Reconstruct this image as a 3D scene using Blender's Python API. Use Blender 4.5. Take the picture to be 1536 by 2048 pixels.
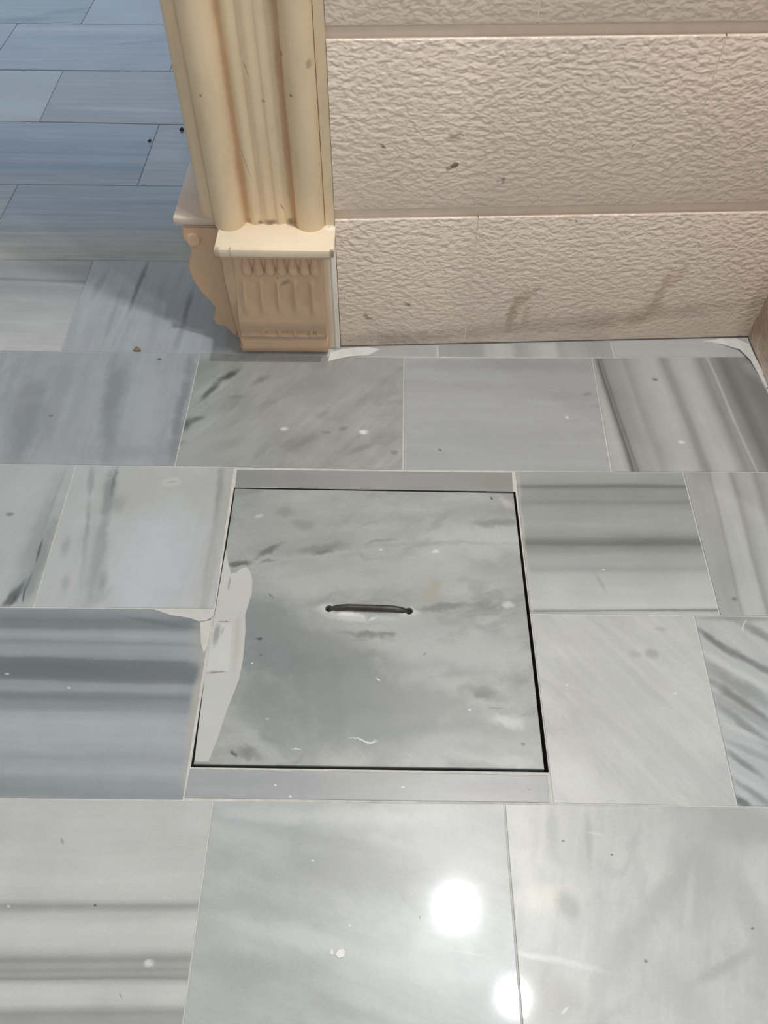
import bpy, bmesh, math, random
from mathutils import Matrix, Vector

for o in list(bpy.data.objects):
    bpy.data.objects.remove(o)
random.seed(7)
SC = bpy.context.scene
COL = SC.collection
PI = math.pi

# ------------------------------------------------------------------ camera
cam_d = bpy.data.cameras.new('camera')
cam = bpy.data.objects.new('camera', cam_d)
COL.objects.link(cam)
r = (0.9999412, 0.00906164, 0.00595632)
u = (-0.01082421, 0.80095021, 0.59863311)
f = (-6.53885e-04, 0.598662382, -0.801001201)
cam.matrix_world = Matrix(((r[0], u[0], -f[0], 0), (r[1], u[1], -f[1], 0), (r[2], u[2], -f[2], 1.10), (0, 0, 0, 1)))
cam_d.sensor_fit = 'VERTICAL'
cam_d.sensor_height = 36.0
cam_d.lens = 1576.4534 * 36.0 / 2048.0
cam_d.clip_start = 0.02
SC.camera = cam

# ------------------------------------------------------------------ light and exposure
W = bpy.data.worlds.new('world')
SC.world = W
W.use_nodes = True
wb = W.node_tree.nodes['Background']
wb.inputs[0].default_value = (0.93, 0.965, 1.0, 1)
wb.inputs[1].default_value = 0.47
HC = 3.6                      # ceiling height
LAMP_POWER = 3500.0            # emission strength of each ceiling lamp
LAMP_COLOR = (0.96, 0.985, 1.0)


def area(name, loc, target, sx, sy, power, color):
    d = bpy.data.lights.new(name, 'AREA')
    d.shape = 'RECTANGLE'
    d.size = sx
    d.size_y = sy
    d.energy = power
    d.color = color
    o = bpy.data.objects.new(name, d)
    COL.objects.link(o)
    o.location = loc
    o.rotation_euler = (Vector(target) - Vector(loc)).to_track_quat('-Z', 'Y').to_euler()
    return o


# cool daylight through the far opening of the room behind the doorway
area('far_window_light', (-1.7, 6.2, 1.7), (-1.2, 1.8, 0.0), 3.6, 2.4, 27.0, (0.42, 0.68, 1.0))

vs = SC.view_settings
vs.view_transform = 'Standard'
vs.look = 'None'
vs.exposure = 0.0
vs.gamma = 1.0
vs.use_curve_mapping = False

# ------------------------------------------------------------------ data (metres, z = 0 is the polished floor)
TILES = [{'ang': 0.015,
  'base': (0.5, 0.503, 0.482),
  'bw': 0.0022,
  'cloud': 0.05,
  'f': [(0.0108, 0.0992, -0.994, 0.0078, 0.003, (0.221, 0.223, 0.21), 0.7), (0.1256, -0.0765, -0.73, 0.0057, 0.0013, (0.221, 0.223, 0.21), 0.7), (0.0741, 0.022, -0.908, 0.0028, 0.0022, (0.044, 0.045, 0.04), 0.9),
        (0.1531, -0.0416, 0.01, 0.0059, 0.0037, (0.607, 0.61, 0.587), 0.9), (-0.0382, 0.018, 0.01, 0.0036, 0.0017, (0.676, 0.68, 0.655), 0.9)],
  'name': 'a1',
  'o': [-0.433, 0.1743],
  'q': [[-0.202, -0.1513], [0.202, -0.1513], [0.202, 0.1516], [-0.202, 0.1511]],
  'scan': [(-0.1061, (0.349, 0.352, 0.335)), (-0.1006, (0.33, 0.332, 0.316)), (-0.0956, (0.294, 0.296, 0.281)), (-0.0916, (0.374, 0.376, 0.359)), (-0.0866, (0.506, 0.509, 0.488)), (-0.0775, (0.536, 0.539, 0.518)),
           (-0.0682, (0.512, 0.515, 0.494)), (-0.0635, (0.41, 0.413, 0.394)), (-0.0604, (0.26, 0.262, 0.248)), (-0.0583, (0.312, 0.314, 0.298)), (-0.0552, (0.349, 0.352, 0.335)), (-0.0515, (0.294, 0.296, 0.281)),
           (-0.0483, (0.349, 0.352, 0.335)), (-0.0451, (0.34, 0.342, 0.325)), (-0.0419, (0.285, 0.287, 0.273)), (-0.0392, (0.303, 0.305, 0.29)), (-0.0344, (0.41, 0.413, 0.394)), (-0.0301, (0.488, 0.491, 0.471)),
           (-0.0235, (0.53, 0.533, 0.512)), (-0.0025, (0.543, 0.546, 0.524)), (0.01, (0.476, 0.479, 0.459)), (0.0145, (0.364, 0.366, 0.349)), (0.0191, (0.303, 0.305, 0.29)), (0.0226, (0.389, 0.392, 0.374)), (0.0278, (0.5, 0.503, 0.482)),
           (0.0496, (0.53, 0.533, 0.512)), (0.0925, (0.494, 0.497, 0.476)), (0.1244, (0.506, 0.509, 0.488)), (0.1488, (0.488, 0.491, 0.471))],
  'streak': 0.04,
  'warp': 0.012},
 {'ang': -0.35,
  'base': (0.421, 0.439, 0.429),
  'bw': 0.006,
  'cloud': 0.07,
  'f': [(-0.0308, 0.0997, -0.204, 0.0964, 0.0125, (0.34, 0.355, 0.347), 0.75), (-0.0031, 0.0658, -0.087, 0.1404, 0.0278, (0.33, 0.346, 0.337), 0.85), (-0.1027, 0.0572, -0.176, 0.0625, 0.0095, (0.364, 0.38, 0.371), 0.7),
        (-0.1217, 0.0218, -0.235, 0.0596, 0.0102, (0.364, 0.38, 0.371), 0.7), (-0.0574, -0.0153, -0.185, 0.1349, 0.012, (0.5, 0.52, 0.509), 0.7), (-0.1206, -0.0472, -0.088, 0.0778, 0.0168, (0.349, 0.365, 0.356), 0.7),
        (-0.0128, -0.0884, -0.204, 0.0633, 0.0091, (0.34, 0.355, 0.347), 0.7), (0.0022, 0.1319, -0.023, 0.1159, 0.0131, (0.512, 0.532, 0.521), 0.6), (0.1222, 0.1044, -0.329, 0.0858, 0.0453, (0.5, 0.52, 0.509), 0.6),
        (-0.1194, 0.1322, -0.061, 0.0736, 0.0091, (0.488, 0.508, 0.497), 0.6), (0.0857, -0.0492, -0.077, 0.1006, 0.0159, (0.476, 0.496, 0.485), 0.5), (0.1366, -0.0137, 0.01, 0.0695, 0.033, (0.476, 0.496, 0.485), 0.5),
        (-0.0582, 0.0749, 0.01, 0.0029, 0.0015, (0.734, 0.759, 0.745), 0.9), (-0.0072, 0.0015, 0.01, 0.0027, 0.0014, (0.697, 0.722, 0.708), 0.9), (0.0824, 0.0103, -1.202, 0.003, 0.0013, (0.096, 0.104, 0.1), 0.7),
        (0.1417, -0.0286, -0.148, 0.0441, 0.0016, (0.562, 0.583, 0.571), 0.5)],
  'name': 'a2',
  'o': [-0.031, 0.1747],
  'q': [[-0.198, -0.1517], [0.198, -0.1517], [0.198, 0.1521], [-0.198, 0.1513]],
  'streak': 0.05,
  'vein': 0.1,
  'warp': 0.012},
 {'ang': 1.3,
  'base': (0.488, 0.496, 0.474),
  'bw': 0.006,
  'cloud': 0.07,
  'f': [(-0.1411, 0.116, -1.689, 0.0379, 0.0093, (0.379, 0.385, 0.366), 0.7), (-0.095, 0.0975, -1.679, 0.0375, 0.0046, (0.364, 0.37, 0.352), 0.7), (0.1138, 0.1344, -0.203, 0.1019, 0.0311, (0.349, 0.355, 0.337), 0.7),
        (-0.0033, 0.0427, -2.398, 0.1052, 0.0144, (0.379, 0.385, 0.366), 0.6), (0.04, 0.0722, -1.965, 0.0769, 0.0305, (0.379, 0.385, 0.366), 0.6), (0.0237, 0.0338, -1.904, 0.0388, 0.0054, (0.5, 0.508, 0.485), 0.6),
        (0.0484, -0.0387, -2.706, 0.046, 0.007, (0.349, 0.355, 0.337), 0.6), (-0.1602, 0.0357, 0.01, 0.0393, 0.0175, (0.591, 0.578, 0.503), 0.7), (-0.1327, 0.0261, -1.101, 0.0198, 0.0145, (0.325, 0.332, 0.314), 0.7),
        (-0.1756, -0.071, -0.474, 0.0531, 0.0334, (0.352, 0.337, 0.296), 0.6), (-0.0968, -0.051, -2.084, 0.0582, 0.0111, (0.41, 0.417, 0.397), 0.5), (0.0984, 0.014, -1.533, 0.0597, 0.0144, (0.379, 0.385, 0.366), 0.5),
        (-0.0083, -0.0717, -0.961, 0.0391, 0.0188, (0.421, 0.428, 0.407), 0.5), (-0.0451, -0.0342, 0.01, 0.0041, 0.0027, (0.101, 0.104, 0.095), 0.8), (0.0968, 0.0017, 0.01, 0.0032, 0.0022, (0.079, 0.082, 0.074), 0.8),
        (-0.1279, 0.1041, 0.011, 0.0028, 0.0019, (0.021, 0.022, 0.019), 0.9), (-0.0665, 0.089, 0.01, 0.0028, 0.0019, (0.021, 0.022, 0.019), 0.9), (-0.1504, -0.0873, 0.538, 0.009, 0.0025, (0.607, 0.616, 0.591), 0.8),
        (-0.1622, -0.0332, -0.167, 0.0632, 0.0039, (0.607, 0.616, 0.591), 0.6), (-0.0845, 0.1141, -0.161, 0.0159, 0.0026, (0.607, 0.616, 0.591), 0.5), (0.0265, 0.1333, 0.011, 0.0477, 0.0118, (0.442, 0.45, 0.429), 0.5)],  # first streak: reflection on a polish scuff, painted as pale colour
  'name': 'a3',
  'o': [0.3705, 0.1745],
  'q': [[-0.2015, -0.1515], [0.2015, -0.1515], [0.2015, 0.1509], [-0.2015, 0.1522]],
  'streak': 0.05,
  'vein': 0.13,
  'warp': 0.012},
 {'ang': 0, 'base': (0.468, 0.471, 0.451), 'bw': 0.006, 'cloud': 0.05, 'f': [], 'name': 'a0', 'o': [-0.838, 0.1742], 'q': [[-0.201, -0.1512], [0.201, -0.1512], [0.201, 0.1512], [-0.201, 0.1512]], 'streak': 0.12, 'warp': 0.012},
 {'ang': 0.4, 'base': (0.434, 0.437, 0.418), 'bw': 0.006, 'cloud': 0.05, 'f': [], 'name': 'a4', 'o': [0.7765, 0.1742], 'q': [[-0.2025, -0.1512], [0.2025, -0.1512], [0.2025, 0.1512], [-0.2025, 0.1512]], 'streak': 0.1, 'warp': 0.012},
 {'ang': 0, 'base': (0.456, 0.459, 0.44), 'bw': 0.006, 'cloud': 0.05, 'f': [], 'name': 'm0', 'o': [-0.9375, -0.129], 'q': [[-0.2015, -0.15], [0.2015, -0.15], [0.2015, 0.15], [-0.2015, 0.15]], 'streak': 0.1, 'warp': 0.012},
 {'ang': 1.5, 'base': (0.392, 0.394, 0.376), 'bw': 0.006, 'cloud': 0.05, 'f': [], 'name': 'm1', 'o': [-0.5325, -0.129], 'q': [[-0.2015, -0.15], [0.2015, -0.15], [0.2015, 0.15], [-0.2015, 0.15]], 'streak': 0.1, 'warp': 0.012},
 {'ang': 0.3, 'base': (0.491, 0.494, 0.474), 'bw': 0.006, 'cloud': 0.05, 'f': [], 'name': 'm2', 'o': [-0.1275, -0.129], 'q': [[-0.2015, -0.15], [0.2015, -0.15], [0.2015, 0.15], [-0.2015, 0.15]], 'streak': 0.1, 'warp': 0.012},
 {'ang': 0, 'base': (0.434, 0.437, 0.418), 'bw': 0.006, 'cloud': 0.05, 'f': [], 'name': 'm3', 'o': [0.2775, -0.129], 'q': [[-0.2015, -0.15], [0.2015, -0.15], [0.2015, 0.15], [-0.2015, 0.15]], 'streak': 0.1, 'warp': 0.012},
 {'ang': 0.6, 'base': (0.402, 0.405, 0.386), 'bw': 0.006, 'cloud': 0.05, 'f': [], 'name': 'm4', 'o': [0.6825, -0.129], 'q': [[-0.2015, -0.15], [0.2015, -0.15], [0.2015, 0.15], [-0.2015, 0.15]], 'streak': 0.1, 'warp': 0.012},
 {'ang': -0.011,
  'base': (0.287, 0.309, 0.323),
  'bw': 0.005,
  'cloud': 0.05,
  'f': [(0.2071, -0.027, -1.59, 0.0787, 0.1035, (0.402, 0.392, 0.352), 0.0), (0.1998, -0.0221, -1.55, 0.1053, 0.0096, (0.413, 0.397, 0.352), 0.75), (0.2045, 0.0948, -1.588, 0.0393, 0.0314, (0.352, 0.352, 0.314), 0.7),
        (0.004, 0.015, 0.012, 0.0044, 0.0024, (0.651, 0.687, 0.708), 0.9), (-0.0934, 0.034, 0.012, 0.0045, 0.0024, (0.584, 0.617, 0.638), 0.8), (0.1172, 0.1256, -0.179, 0.0564, 0.0043, (0.138, 0.153, 0.162), 0.6)],
  'name': 'b1',
  'o': [-0.4731, 0.4759],
  'q': [[-0.2009, -0.1485], [0.201, -0.1481], [0.2007, 0.1486], [-0.2009, 0.148]],
  'scan': [(-0.1477, (0.296, 0.319, 0.332)), (-0.1424, (0.258, 0.279, 0.292)), (-0.1254, (0.279, 0.301, 0.314)), (-0.1186, (0.314, 0.337, 0.352)), (-0.1117, (0.356, 0.381, 0.397)), (-0.1012, (0.332, 0.356, 0.371)),
           (-0.0906, (0.309, 0.332, 0.347)), (-0.0799, (0.347, 0.371, 0.386)), (-0.0654, (0.371, 0.397, 0.413)), (-0.0395, (0.381, 0.407, 0.423)), (-0.0244, (0.332, 0.356, 0.371)), (-0.019, (0.27, 0.292, 0.305)),
           (-0.009, (0.238, 0.258, 0.27)), (-0.0012, (0.188, 0.205, 0.216)), (0.0043, (0.209, 0.227, 0.238)), (0.0106, (0.296, 0.319, 0.332)), (0.0201, (0.279, 0.301, 0.314)), (0.0249, (0.181, 0.198, 0.209)), (0.0305, (0.15, 0.165, 0.175)),
           (0.0468, (0.144, 0.159, 0.168)), (0.0567, (0.159, 0.175, 0.184)), (0.0617, (0.258, 0.279, 0.292)), (0.0675, (0.296, 0.319, 0.332)), (0.0801, (0.296, 0.319, 0.332)), (0.0887, (0.238, 0.258, 0.27)), (0.0929, (0.296, 0.319, 0.332)),
           (0.1016, (0.332, 0.356, 0.371)), (0.1085, (0.287, 0.309, 0.323)), (0.1146, (0.195, 0.212, 0.223)), (0.1279, (0.181, 0.198, 0.209)), (0.1404, (0.246, 0.266, 0.279)), (0.1494, (0.27, 0.292, 0.305))],
  'streak': 0.04,
  'warp': 0.012},
 {'ang': -0.9,
  'base': (0.494, 0.5, 0.482),
  'bw': 0.006,
  'cloud': 0.05,
  'f': [(-0.0469, 0.041, -0.905, 0.0708, 0.0068, (0.431, 0.437, 0.421), 0.5), (0.0229, 0.039, -0.862, 0.0994, 0.0069, (0.442, 0.448, 0.431), 0.5), (0.046, -0.0543, -0.873, 0.0841, 0.013, (0.454, 0.459, 0.442), 0.5),
        (-0.0445, -0.0189, -0.783, 0.0586, 0.0082, (0.437, 0.442, 0.426), 0.5), (-0.1006, -0.1147, -0.548, 0.0591, 0.0332, (0.574, 0.581, 0.562), 0.6), (-0.0931, 0.1177, -0.188, 0.0503, 0.0198, (0.442, 0.448, 0.431), 0.5),
        (-0.0211, 0.0234, -0.804, 0.0628, 0.034, (0.465, 0.471, 0.454), 0.5), (0.0252, 0.0778, 0.012, 0.0089, 0.0059, (0.374, 0.379, 0.364), 0.6), (0.0517, 0.0798, 0.012, 0.01, 0.0076, (0.325, 0.33, 0.316), 0.7),
        (0.0743, 0.1233, 0.012, 0.0097, 0.0044, (0.374, 0.379, 0.364), 0.6), (0.0733, 0.0145, 0.012, 0.0049, 0.0032, (0.655, 0.662, 0.641), 0.8), (-0.0852, 0.027, 0.012, 0.0042, 0.0032, (0.655, 0.662, 0.641), 0.7),
        (0.0739, -0.0947, -0.909, 0.0574, 0.0143, (0.454, 0.459, 0.442), 0.5)],
  'name': 'b2',
  'o': [0.3623, 0.4751],
  'q': [[-0.1267, -0.1463], [0.1232, -0.1475], [0.1306, 0.1471], [-0.1271, 0.1467]],
  'streak': 0.06,
  'vein': 0.08,
  'warp': 0.012},
 {'ang': -1.0,
  'base': (0.426, 0.442, 0.44),
  'bw': 0.006,
  'cloud': 0.05,
  'f': [(-0.1809, 0.1041, -0.767, 0.0329, 0.0066, (0.154, 0.164, 0.162), 0.8), (-0.1335, 0.0703, -0.56, 0.0509, 0.0074, (0.186, 0.196, 0.195), 0.8), (-0.133, 0.1438, -0.001, 0.0712, 0.0063, (0.233, 0.244, 0.242), 0.6),
        (-0.1086, 0.1185, -0.658, 0.042, 0.0088, (0.244, 0.256, 0.254), 0.8), (-0.1576, 0.0269, -0.641, 0.068, 0.0143, (0.252, 0.264, 0.262), 0.75), (-0.1615, 0.0013, -0.761, 0.0635, 0.0079, (0.18, 0.19, 0.188), 0.8),
        (-0.1621, -0.0145, -0.667, 0.0568, 0.0078, (0.294, 0.307, 0.305), 0.7), (-0.1659, -0.0352, -0.785, 0.0577, 0.0085, (0.221, 0.233, 0.231), 0.75), (-0.17, -0.0727, -0.455, 0.0436, 0.0056, (0.294, 0.307, 0.305), 0.6),
        (-0.1839, -0.0893, -0.692, 0.0342, 0.0057, (0.2, 0.21, 0.209), 0.75), (-0.1798, -0.1309, -0.655, 0.0389, 0.0062, (0.244, 0.256, 0.254), 0.75), (-0.2004, -0.1422, -0.535, 0.014, 0.0061, (0.134, 0.143, 0.141), 0.8),
        (-0.1545, 0.0505, -0.631, 0.0669, 0.0064, (0.512, 0.53, 0.527), 0.6), (-0.1686, -0.047, -0.489, 0.0495, 0.005, (0.512, 0.53, 0.527), 0.5), (-0.128, 0.1296, 1.049, 0.0186, 0.0018, (0.662, 0.683, 0.68), 0.7),
        (-0.1848, -0.1153, -0.597, 0.034, 0.0063, (0.512, 0.53, 0.527), 0.5)],
  'name': 'b3',
  'o': [0.6951, 0.4749],
  'q': [[-0.2076, -0.1473], [0.2039, -0.1475], [0.2039, 0.1475], [-0.2002, 0.1473]],
  'streak': 0.06,
  'warp': 0.012},
 {'ang': 0, 'base': (0.376, 0.379, 0.361), 'bw': 0.006, 'cloud': 0.05, 'f': [], 'name': 'b0', 'o': [-0.8775, 0.4757], 'q': [[-0.2015, -0.1483], [0.2015, -0.1483], [0.2015, 0.1483], [-0.2015, 0.1483]], 'streak': 0.12, 'warp': 0.012},
 {'ang': -2.0,
  'base': (0.426, 0.448, 0.437),
  'bw': 0.006,
  'cloud': 0.04,
  'f': [(0.1712, -0.0162, -1.619, 0.1406, 0.0198, (0.34, 0.359, 0.349), 0.6), (0.1906, -0.0557, -1.625, 0.0871, 0.0124, (0.214, 0.229, 0.221), 0.6), (0.1844, -0.0393, -1.568, 0.0334, 0.0035, (0.032, 0.038, 0.054), 0.95),
        (0.182, -0.1081, -1.666, 0.0369, 0.0035, (0.089, 0.107, 0.138), 0.8), (0.1804, -0.1259, -1.523, 0.0223, 0.0029, (0.034, 0.042, 0.058), 0.95), (0.1689, -0.1246, -1.86, 0.0263, 0.0056, (0.048, 0.058, 0.076), 0.85),
        (0.1723, -0.0304, -1.564, 0.0938, 0.0123, (0.294, 0.312, 0.303), 0.5), (0.1802, 0.0257, -1.587, 0.1063, 0.0036, (0.294, 0.312, 0.303), 0.6), (0.1596, -0.1332, -1.883, 0.0216, 0.0075, (0.121, 0.131, 0.126), 0.8),
        (0.112, 0.1406, -0.122, 0.0456, 0.0034, (0.5, 0.524, 0.512), 0.4), (0.1121, 0.0355, 0.013, 0.0069, 0.0043, (0.18, 0.193, 0.186), 0.7)],
  'name': 'c1',
  'o': [-0.761, 0.7735],
  'q': [[-0.2, -0.1476], [0.202, -0.1475], [0.198, 0.1479], [-0.2, 0.1472]],
  'streak': 0.04,
  'warp': 0.012},
 {'ang': -1.65,
  'base': (0.454, 0.465, 0.459),
  'bw': 0.006,
  'cloud': 0.05,
  'f': [(0.0267, 0.0867, 0.014, 0.1521, 0.062, (0.413, 0.418, 0.386), 0.7), (0.0367, -0.0623, -1.536, 0.1251, 0.0629, (0.509, 0.533, 0.552), 0.7), (-0.0707, 0.0788, -1.49, 0.0714, 0.0116, (0.264, 0.273, 0.268), 0.8),
        (-0.0618, -0.0598, -1.499, 0.0932, 0.0134, (0.298, 0.307, 0.303), 0.75), (-0.0699, 0.1115, -1.498, 0.0339, 0.0036, (0.157, 0.164, 0.16), 0.6), (-0.1106, 0.1053, -1.389, 0.042, 0.007, (0.298, 0.307, 0.303), 0.7),
        (-0.0888, -0.0236, -1.428, 0.0957, 0.005, (0.29, 0.298, 0.294), 0.7), (-0.1205, -0.0297, -1.466, 0.0187, 0.0076, (0.298, 0.307, 0.303), 0.7), (-0.1049, -0.1014, -1.47, 0.0181, 0.0082, (0.29, 0.298, 0.294), 0.7),
        (-0.0424, -0.1006, -1.499, 0.0219, 0.0082, (0.29, 0.298, 0.294), 0.7), (-0.0471, 0.058, -1.65, 0.0212, 0.0111, (0.298, 0.307, 0.303), 0.5), (0.124, 0.0814, -1.506, 0.0692, 0.008, (0.281, 0.29, 0.285), 0.8),
        (0.1274, -0.0541, -1.562, 0.0869, 0.0084, (0.307, 0.316, 0.312), 0.75), (0.1382, 0.0557, -1.548, 0.0971, 0.0114, (0.402, 0.402, 0.366), 0.8), (0.1292, -0.0679, -1.53, 0.0785, 0.0066, (0.413, 0.413, 0.376), 0.8),
        (-0.0823, -0.0299, -1.519, 0.1204, 0.0086, (0.384, 0.394, 0.389), 0.4), (0.0342, 0.1096, 0.014, 0.0169, 0.0103, (0.578, 0.565, 0.515), 0.6), (0.0342, 0.1096, 0.014, 0.009, 0.0046, (0.369, 0.379, 0.374), 0.6),
        (-0.0413, -0.1321, -2.296, 0.0227, 0.0097, (0.369, 0.379, 0.374), 0.6), (-0.1069, -0.0865, -1.628, 0.0676, 0.0521, (0.482, 0.494, 0.488), 0.3)],
  'name': 'c2',
  'o': [-0.4158, 0.7733],
  'q': [[-0.1412, -0.1472], [0.1454, -0.1467], [0.1411, 0.1458], [-0.1452, 0.1481]],
  'streak': 0.04,
  'warp': 0.012},
 {'ang': 0.013,
  'base': (0.321, 0.332, 0.319),
  'bw': 0.0045,
  'cloud': 0.05,
  'f': [(-0.0327, -0.0886, -1.243, 0.0161, 0.0036, (0.298, 0.309, 0.296), 0.5), (-0.0248, -0.0643, 0.013, 0.0037, 0.002, (0.669, 0.687, 0.665), 0.9), (-0.149, -0.0028, -1.59, 0.1486, 0.0043, (0.485, 0.445, 0.392), 0.5)],
  'name': 'c3',
  'o': [0.3865, 0.7715],
  'q': [[-0.1523, -0.1477], [0.1483, -0.1472], [0.1536, 0.1488], [-0.1496, 0.1461]],
  'scan': [(-0.1487, (0.476, 0.491, 0.474)), (-0.1441, (0.405, 0.418, 0.402)), (-0.1405, (0.176, 0.184, 0.175)), (-0.1378, (0.437, 0.451, 0.434)), (-0.1341, (0.482, 0.497, 0.479)), (-0.1212, (0.465, 0.479, 0.462)),
           (-0.0882, (0.426, 0.44, 0.423)), (-0.0737, (0.394, 0.407, 0.392)), (-0.062, (0.307, 0.319, 0.305)), (-0.0522, (0.344, 0.356, 0.342)), (-0.0362, (0.325, 0.337, 0.323)), (-0.0292, (0.281, 0.292, 0.279)),
           (-0.017, (0.225, 0.235, 0.223)), (-0.0108, (0.146, 0.153, 0.144)), (-0.0036, (0.183, 0.191, 0.181)), (0.0047, (0.264, 0.275, 0.262)), (0.0151, (0.307, 0.319, 0.305)), (0.0278, (0.33, 0.342, 0.328)),
           (0.0624, (0.298, 0.309, 0.296)), (0.0734, (0.248, 0.258, 0.246)), (0.0778, (0.218, 0.227, 0.216)), (0.0845, (0.268, 0.279, 0.266)), (0.0991, (0.264, 0.275, 0.262)), (0.1071, (0.236, 0.246, 0.235)),
           (0.1116, (0.157, 0.165, 0.156)), (0.1151, (0.176, 0.184, 0.175)), (0.1208, (0.29, 0.301, 0.287)), (0.1336, (0.312, 0.323, 0.309)), (0.1453, (0.335, 0.347, 0.332))],
  'streak': 0.04,
  'warp': 0.012},
 {'ang': -1.625,
  'base': (0.372, 0.379, 0.366),
  'bw': 0.004,
  'cloud': 0.05,
  'f': [(-0.1724, -0.1203, 0.013, 0.006, 0.0046, (0.154, 0.157, 0.15), 0.7)],
  'name': 'c4',
  'o': [0.7392, 0.7729],
  'q': [[-0.2024, -0.1486], [0.1998, -0.1485], [0.1998, 0.1496], [-0.1972, 0.1474]],
  'scan': [(-0.1989, (0.338, 0.344, 0.332)), (-0.1777, (0.329, 0.335, 0.323)), (-0.1624, (0.338, 0.344, 0.332)), (-0.159, (0.293, 0.298, 0.287)), (-0.1539, (0.408, 0.415, 0.402)), (-0.1369, (0.441, 0.448, 0.434)),
           (-0.1251, (0.43, 0.437, 0.423)), (-0.1183, (0.293, 0.298, 0.287)), (-0.1115, (0.348, 0.354, 0.342)), (-0.1013, (0.408, 0.415, 0.402)), (-0.0877, (0.43, 0.437, 0.423)), (-0.0759, (0.301, 0.307, 0.296)),
           (-0.0589, (0.387, 0.394, 0.381)), (-0.0164, (0.348, 0.354, 0.342)), (0.0516, (0.408, 0.415, 0.402)), (0.1366, (0.348, 0.354, 0.342))],
  'streak': 0.04,
  'warp': 0.012},
 {'ang': 1.2, 'base': (0.402, 0.405, 0.386), 'bw': 0.006, 'cloud': 0.05, 'f': [], 'name': 'c0', 'o': [-1.166, 0.7733], 'q': [[-0.203, -0.1474], [0.203, -0.1474], [0.203, 0.1474], [-0.203, 0.1474]], 'streak': 0.1, 'warp': 0.012},
 {'ang': -1.577,
  'base': (0.335, 0.352, 0.356),
  'bw': 0.006,
  'cloud': 0.06,
  'f': [(0.1192, -0.0014, -1.472, 0.1481, 0.029, (0.365, 0.383, 0.386), 0.7), (0.1927, 0.0004, -1.539, 0.1447, 0.0127, (0.2, 0.214, 0.22), 0.75), (0.0558, -0.0054, -1.435, 0.1446, 0.0172, (0.215, 0.229, 0.235), 0.7),
        (0.2021, 0.0399, -1.558, 0.1052, 0.005, (0.316, 0.333, 0.337), 0.6), (-0.0989, -0.0396, -1.555, 0.1229, 0.0262, (0.215, 0.229, 0.235), 0.6), (-0.0528, 0.0212, -1.531, 0.1246, 0.0202, (0.263, 0.278, 0.283), 0.5),
        (-0.01, 0.0058, -1.529, 0.1283, 0.012, (0.316, 0.333, 0.337), 0.5), (0.0609, 0.0676, -1.503, 0.0621, 0.0151, (0.222, 0.237, 0.242), 0.5), (0.0976, -0.1199, 0.014, 0.0668, 0.0195, (0.263, 0.278, 0.283), 0.5),
        (-0.0538, -0.0272, 0.015, 0.0048, 0.0033, (0.042, 0.048, 0.053), 0.8), (0.1258, 0.1335, 0.016, 0.0048, 0.0037, (0.042, 0.048, 0.053), 0.8)],
  'name': 'd1',
  'o': [-0.5858, 1.0723],
  'q': [[-0.2032, -0.1496], [0.2023, -0.1503], [0.204, 0.1487], [-0.2032, 0.1512]],
  'streak': 0.07,
  'vein': 0.06,
  'warp': 0.02},
 {'ang': 0.9,
  'base': (0.332, 0.34, 0.316),
  'bw': 0.006,
  'cloud': 0.09,
  'f': [(-0.1403, 0.0878, 0.75, 0.027, 0.0094, (0.087, 0.09, 0.079), 0.85), (-0.1695, 0.0439, 1.027, 0.0321, 0.0073, (0.114, 0.118, 0.106), 0.85), (-0.2029, -0.0437, 1.169, 0.0201, 0.01, (0.105, 0.108, 0.096), 0.85),
        (-0.1878, -0.0306, 0.469, 0.0159, 0.0066, (0.147, 0.151, 0.137), 0.8), (-0.0767, 0.0759, 0.631, 0.0221, 0.0081, (0.191, 0.196, 0.18), 0.7), (-0.1186, 0.0279, 0.264, 0.013, 0.0055, (0.212, 0.218, 0.2), 0.6),
        (-0.051, 0.0154, 0.616, 0.0285, 0.0104, (0.227, 0.233, 0.214), 0.5), (0.0573, -0.0138, 0.702, 0.0176, 0.0085, (0.212, 0.218, 0.2), 0.6), (0.0042, 0.0618, 0.504, 0.0657, 0.0244, (0.258, 0.264, 0.244), 0.5),
        (0.0216, -0.0842, -2.467, 0.0318, 0.0106, (0.212, 0.218, 0.2), 0.6), (0.0618, -0.0617, -0.217, 0.0116, 0.005, (0.178, 0.183, 0.167), 0.6), (0.0953, -0.0523, 0.015, 0.0087, 0.0051, (0.191, 0.196, 0.18), 0.6),
        (0.1247, -0.102, 0.467, 0.0324, 0.0071, (0.212, 0.218, 0.2), 0.6), (0.0061, -0.0976, 0.014, 0.0215, 0.0173, (0.212, 0.218, 0.2), 0.5), (-0.1323, -0.102, 0.489, 0.0402, 0.0148, (0.22, 0.225, 0.207), 0.5),
        (0.1722, 0.0392, 0.374, 0.0368, 0.0106, (0.25, 0.256, 0.236), 0.5), (-0.0206, -0.0565, 0.015, 0.007, 0.0038, (0.638, 0.648, 0.614), 0.8), (0.1314, -0.0594, 0.015, 0.0078, 0.0051, (0.723, 0.734, 0.697), 0.9),
        (-0.1686, -0.1087, 0.014, 0.0682, 0.0368, (0.337, 0.344, 0.321), 0.5), (0.1019, 0.0944, 0.264, 0.0777, 0.0284, (0.283, 0.29, 0.268), 0.4), (-0.2, 0.1042, 0.769, 0.0515, 0.0329, (0.212, 0.218, 0.2), 0.6),
        (-0.2085, -0.0908, 0.014, 0.0119, 0.0075, (0.212, 0.218, 0.2), 0.5), (0.189, -0.1085, 0.014, 0.0066, 0.0049, (0.184, 0.19, 0.173), 0.6)],
  'name': 'd2',
  'o': [-0.1736, 1.0693],
  'q': [[-0.208, -0.1473], [0.2053, -0.1505], [0.2089, 0.1462], [-0.2062, 0.1517]],
  'streak': 0.07,
  'vein': 0.15,
  'warp': 0.016},
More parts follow.
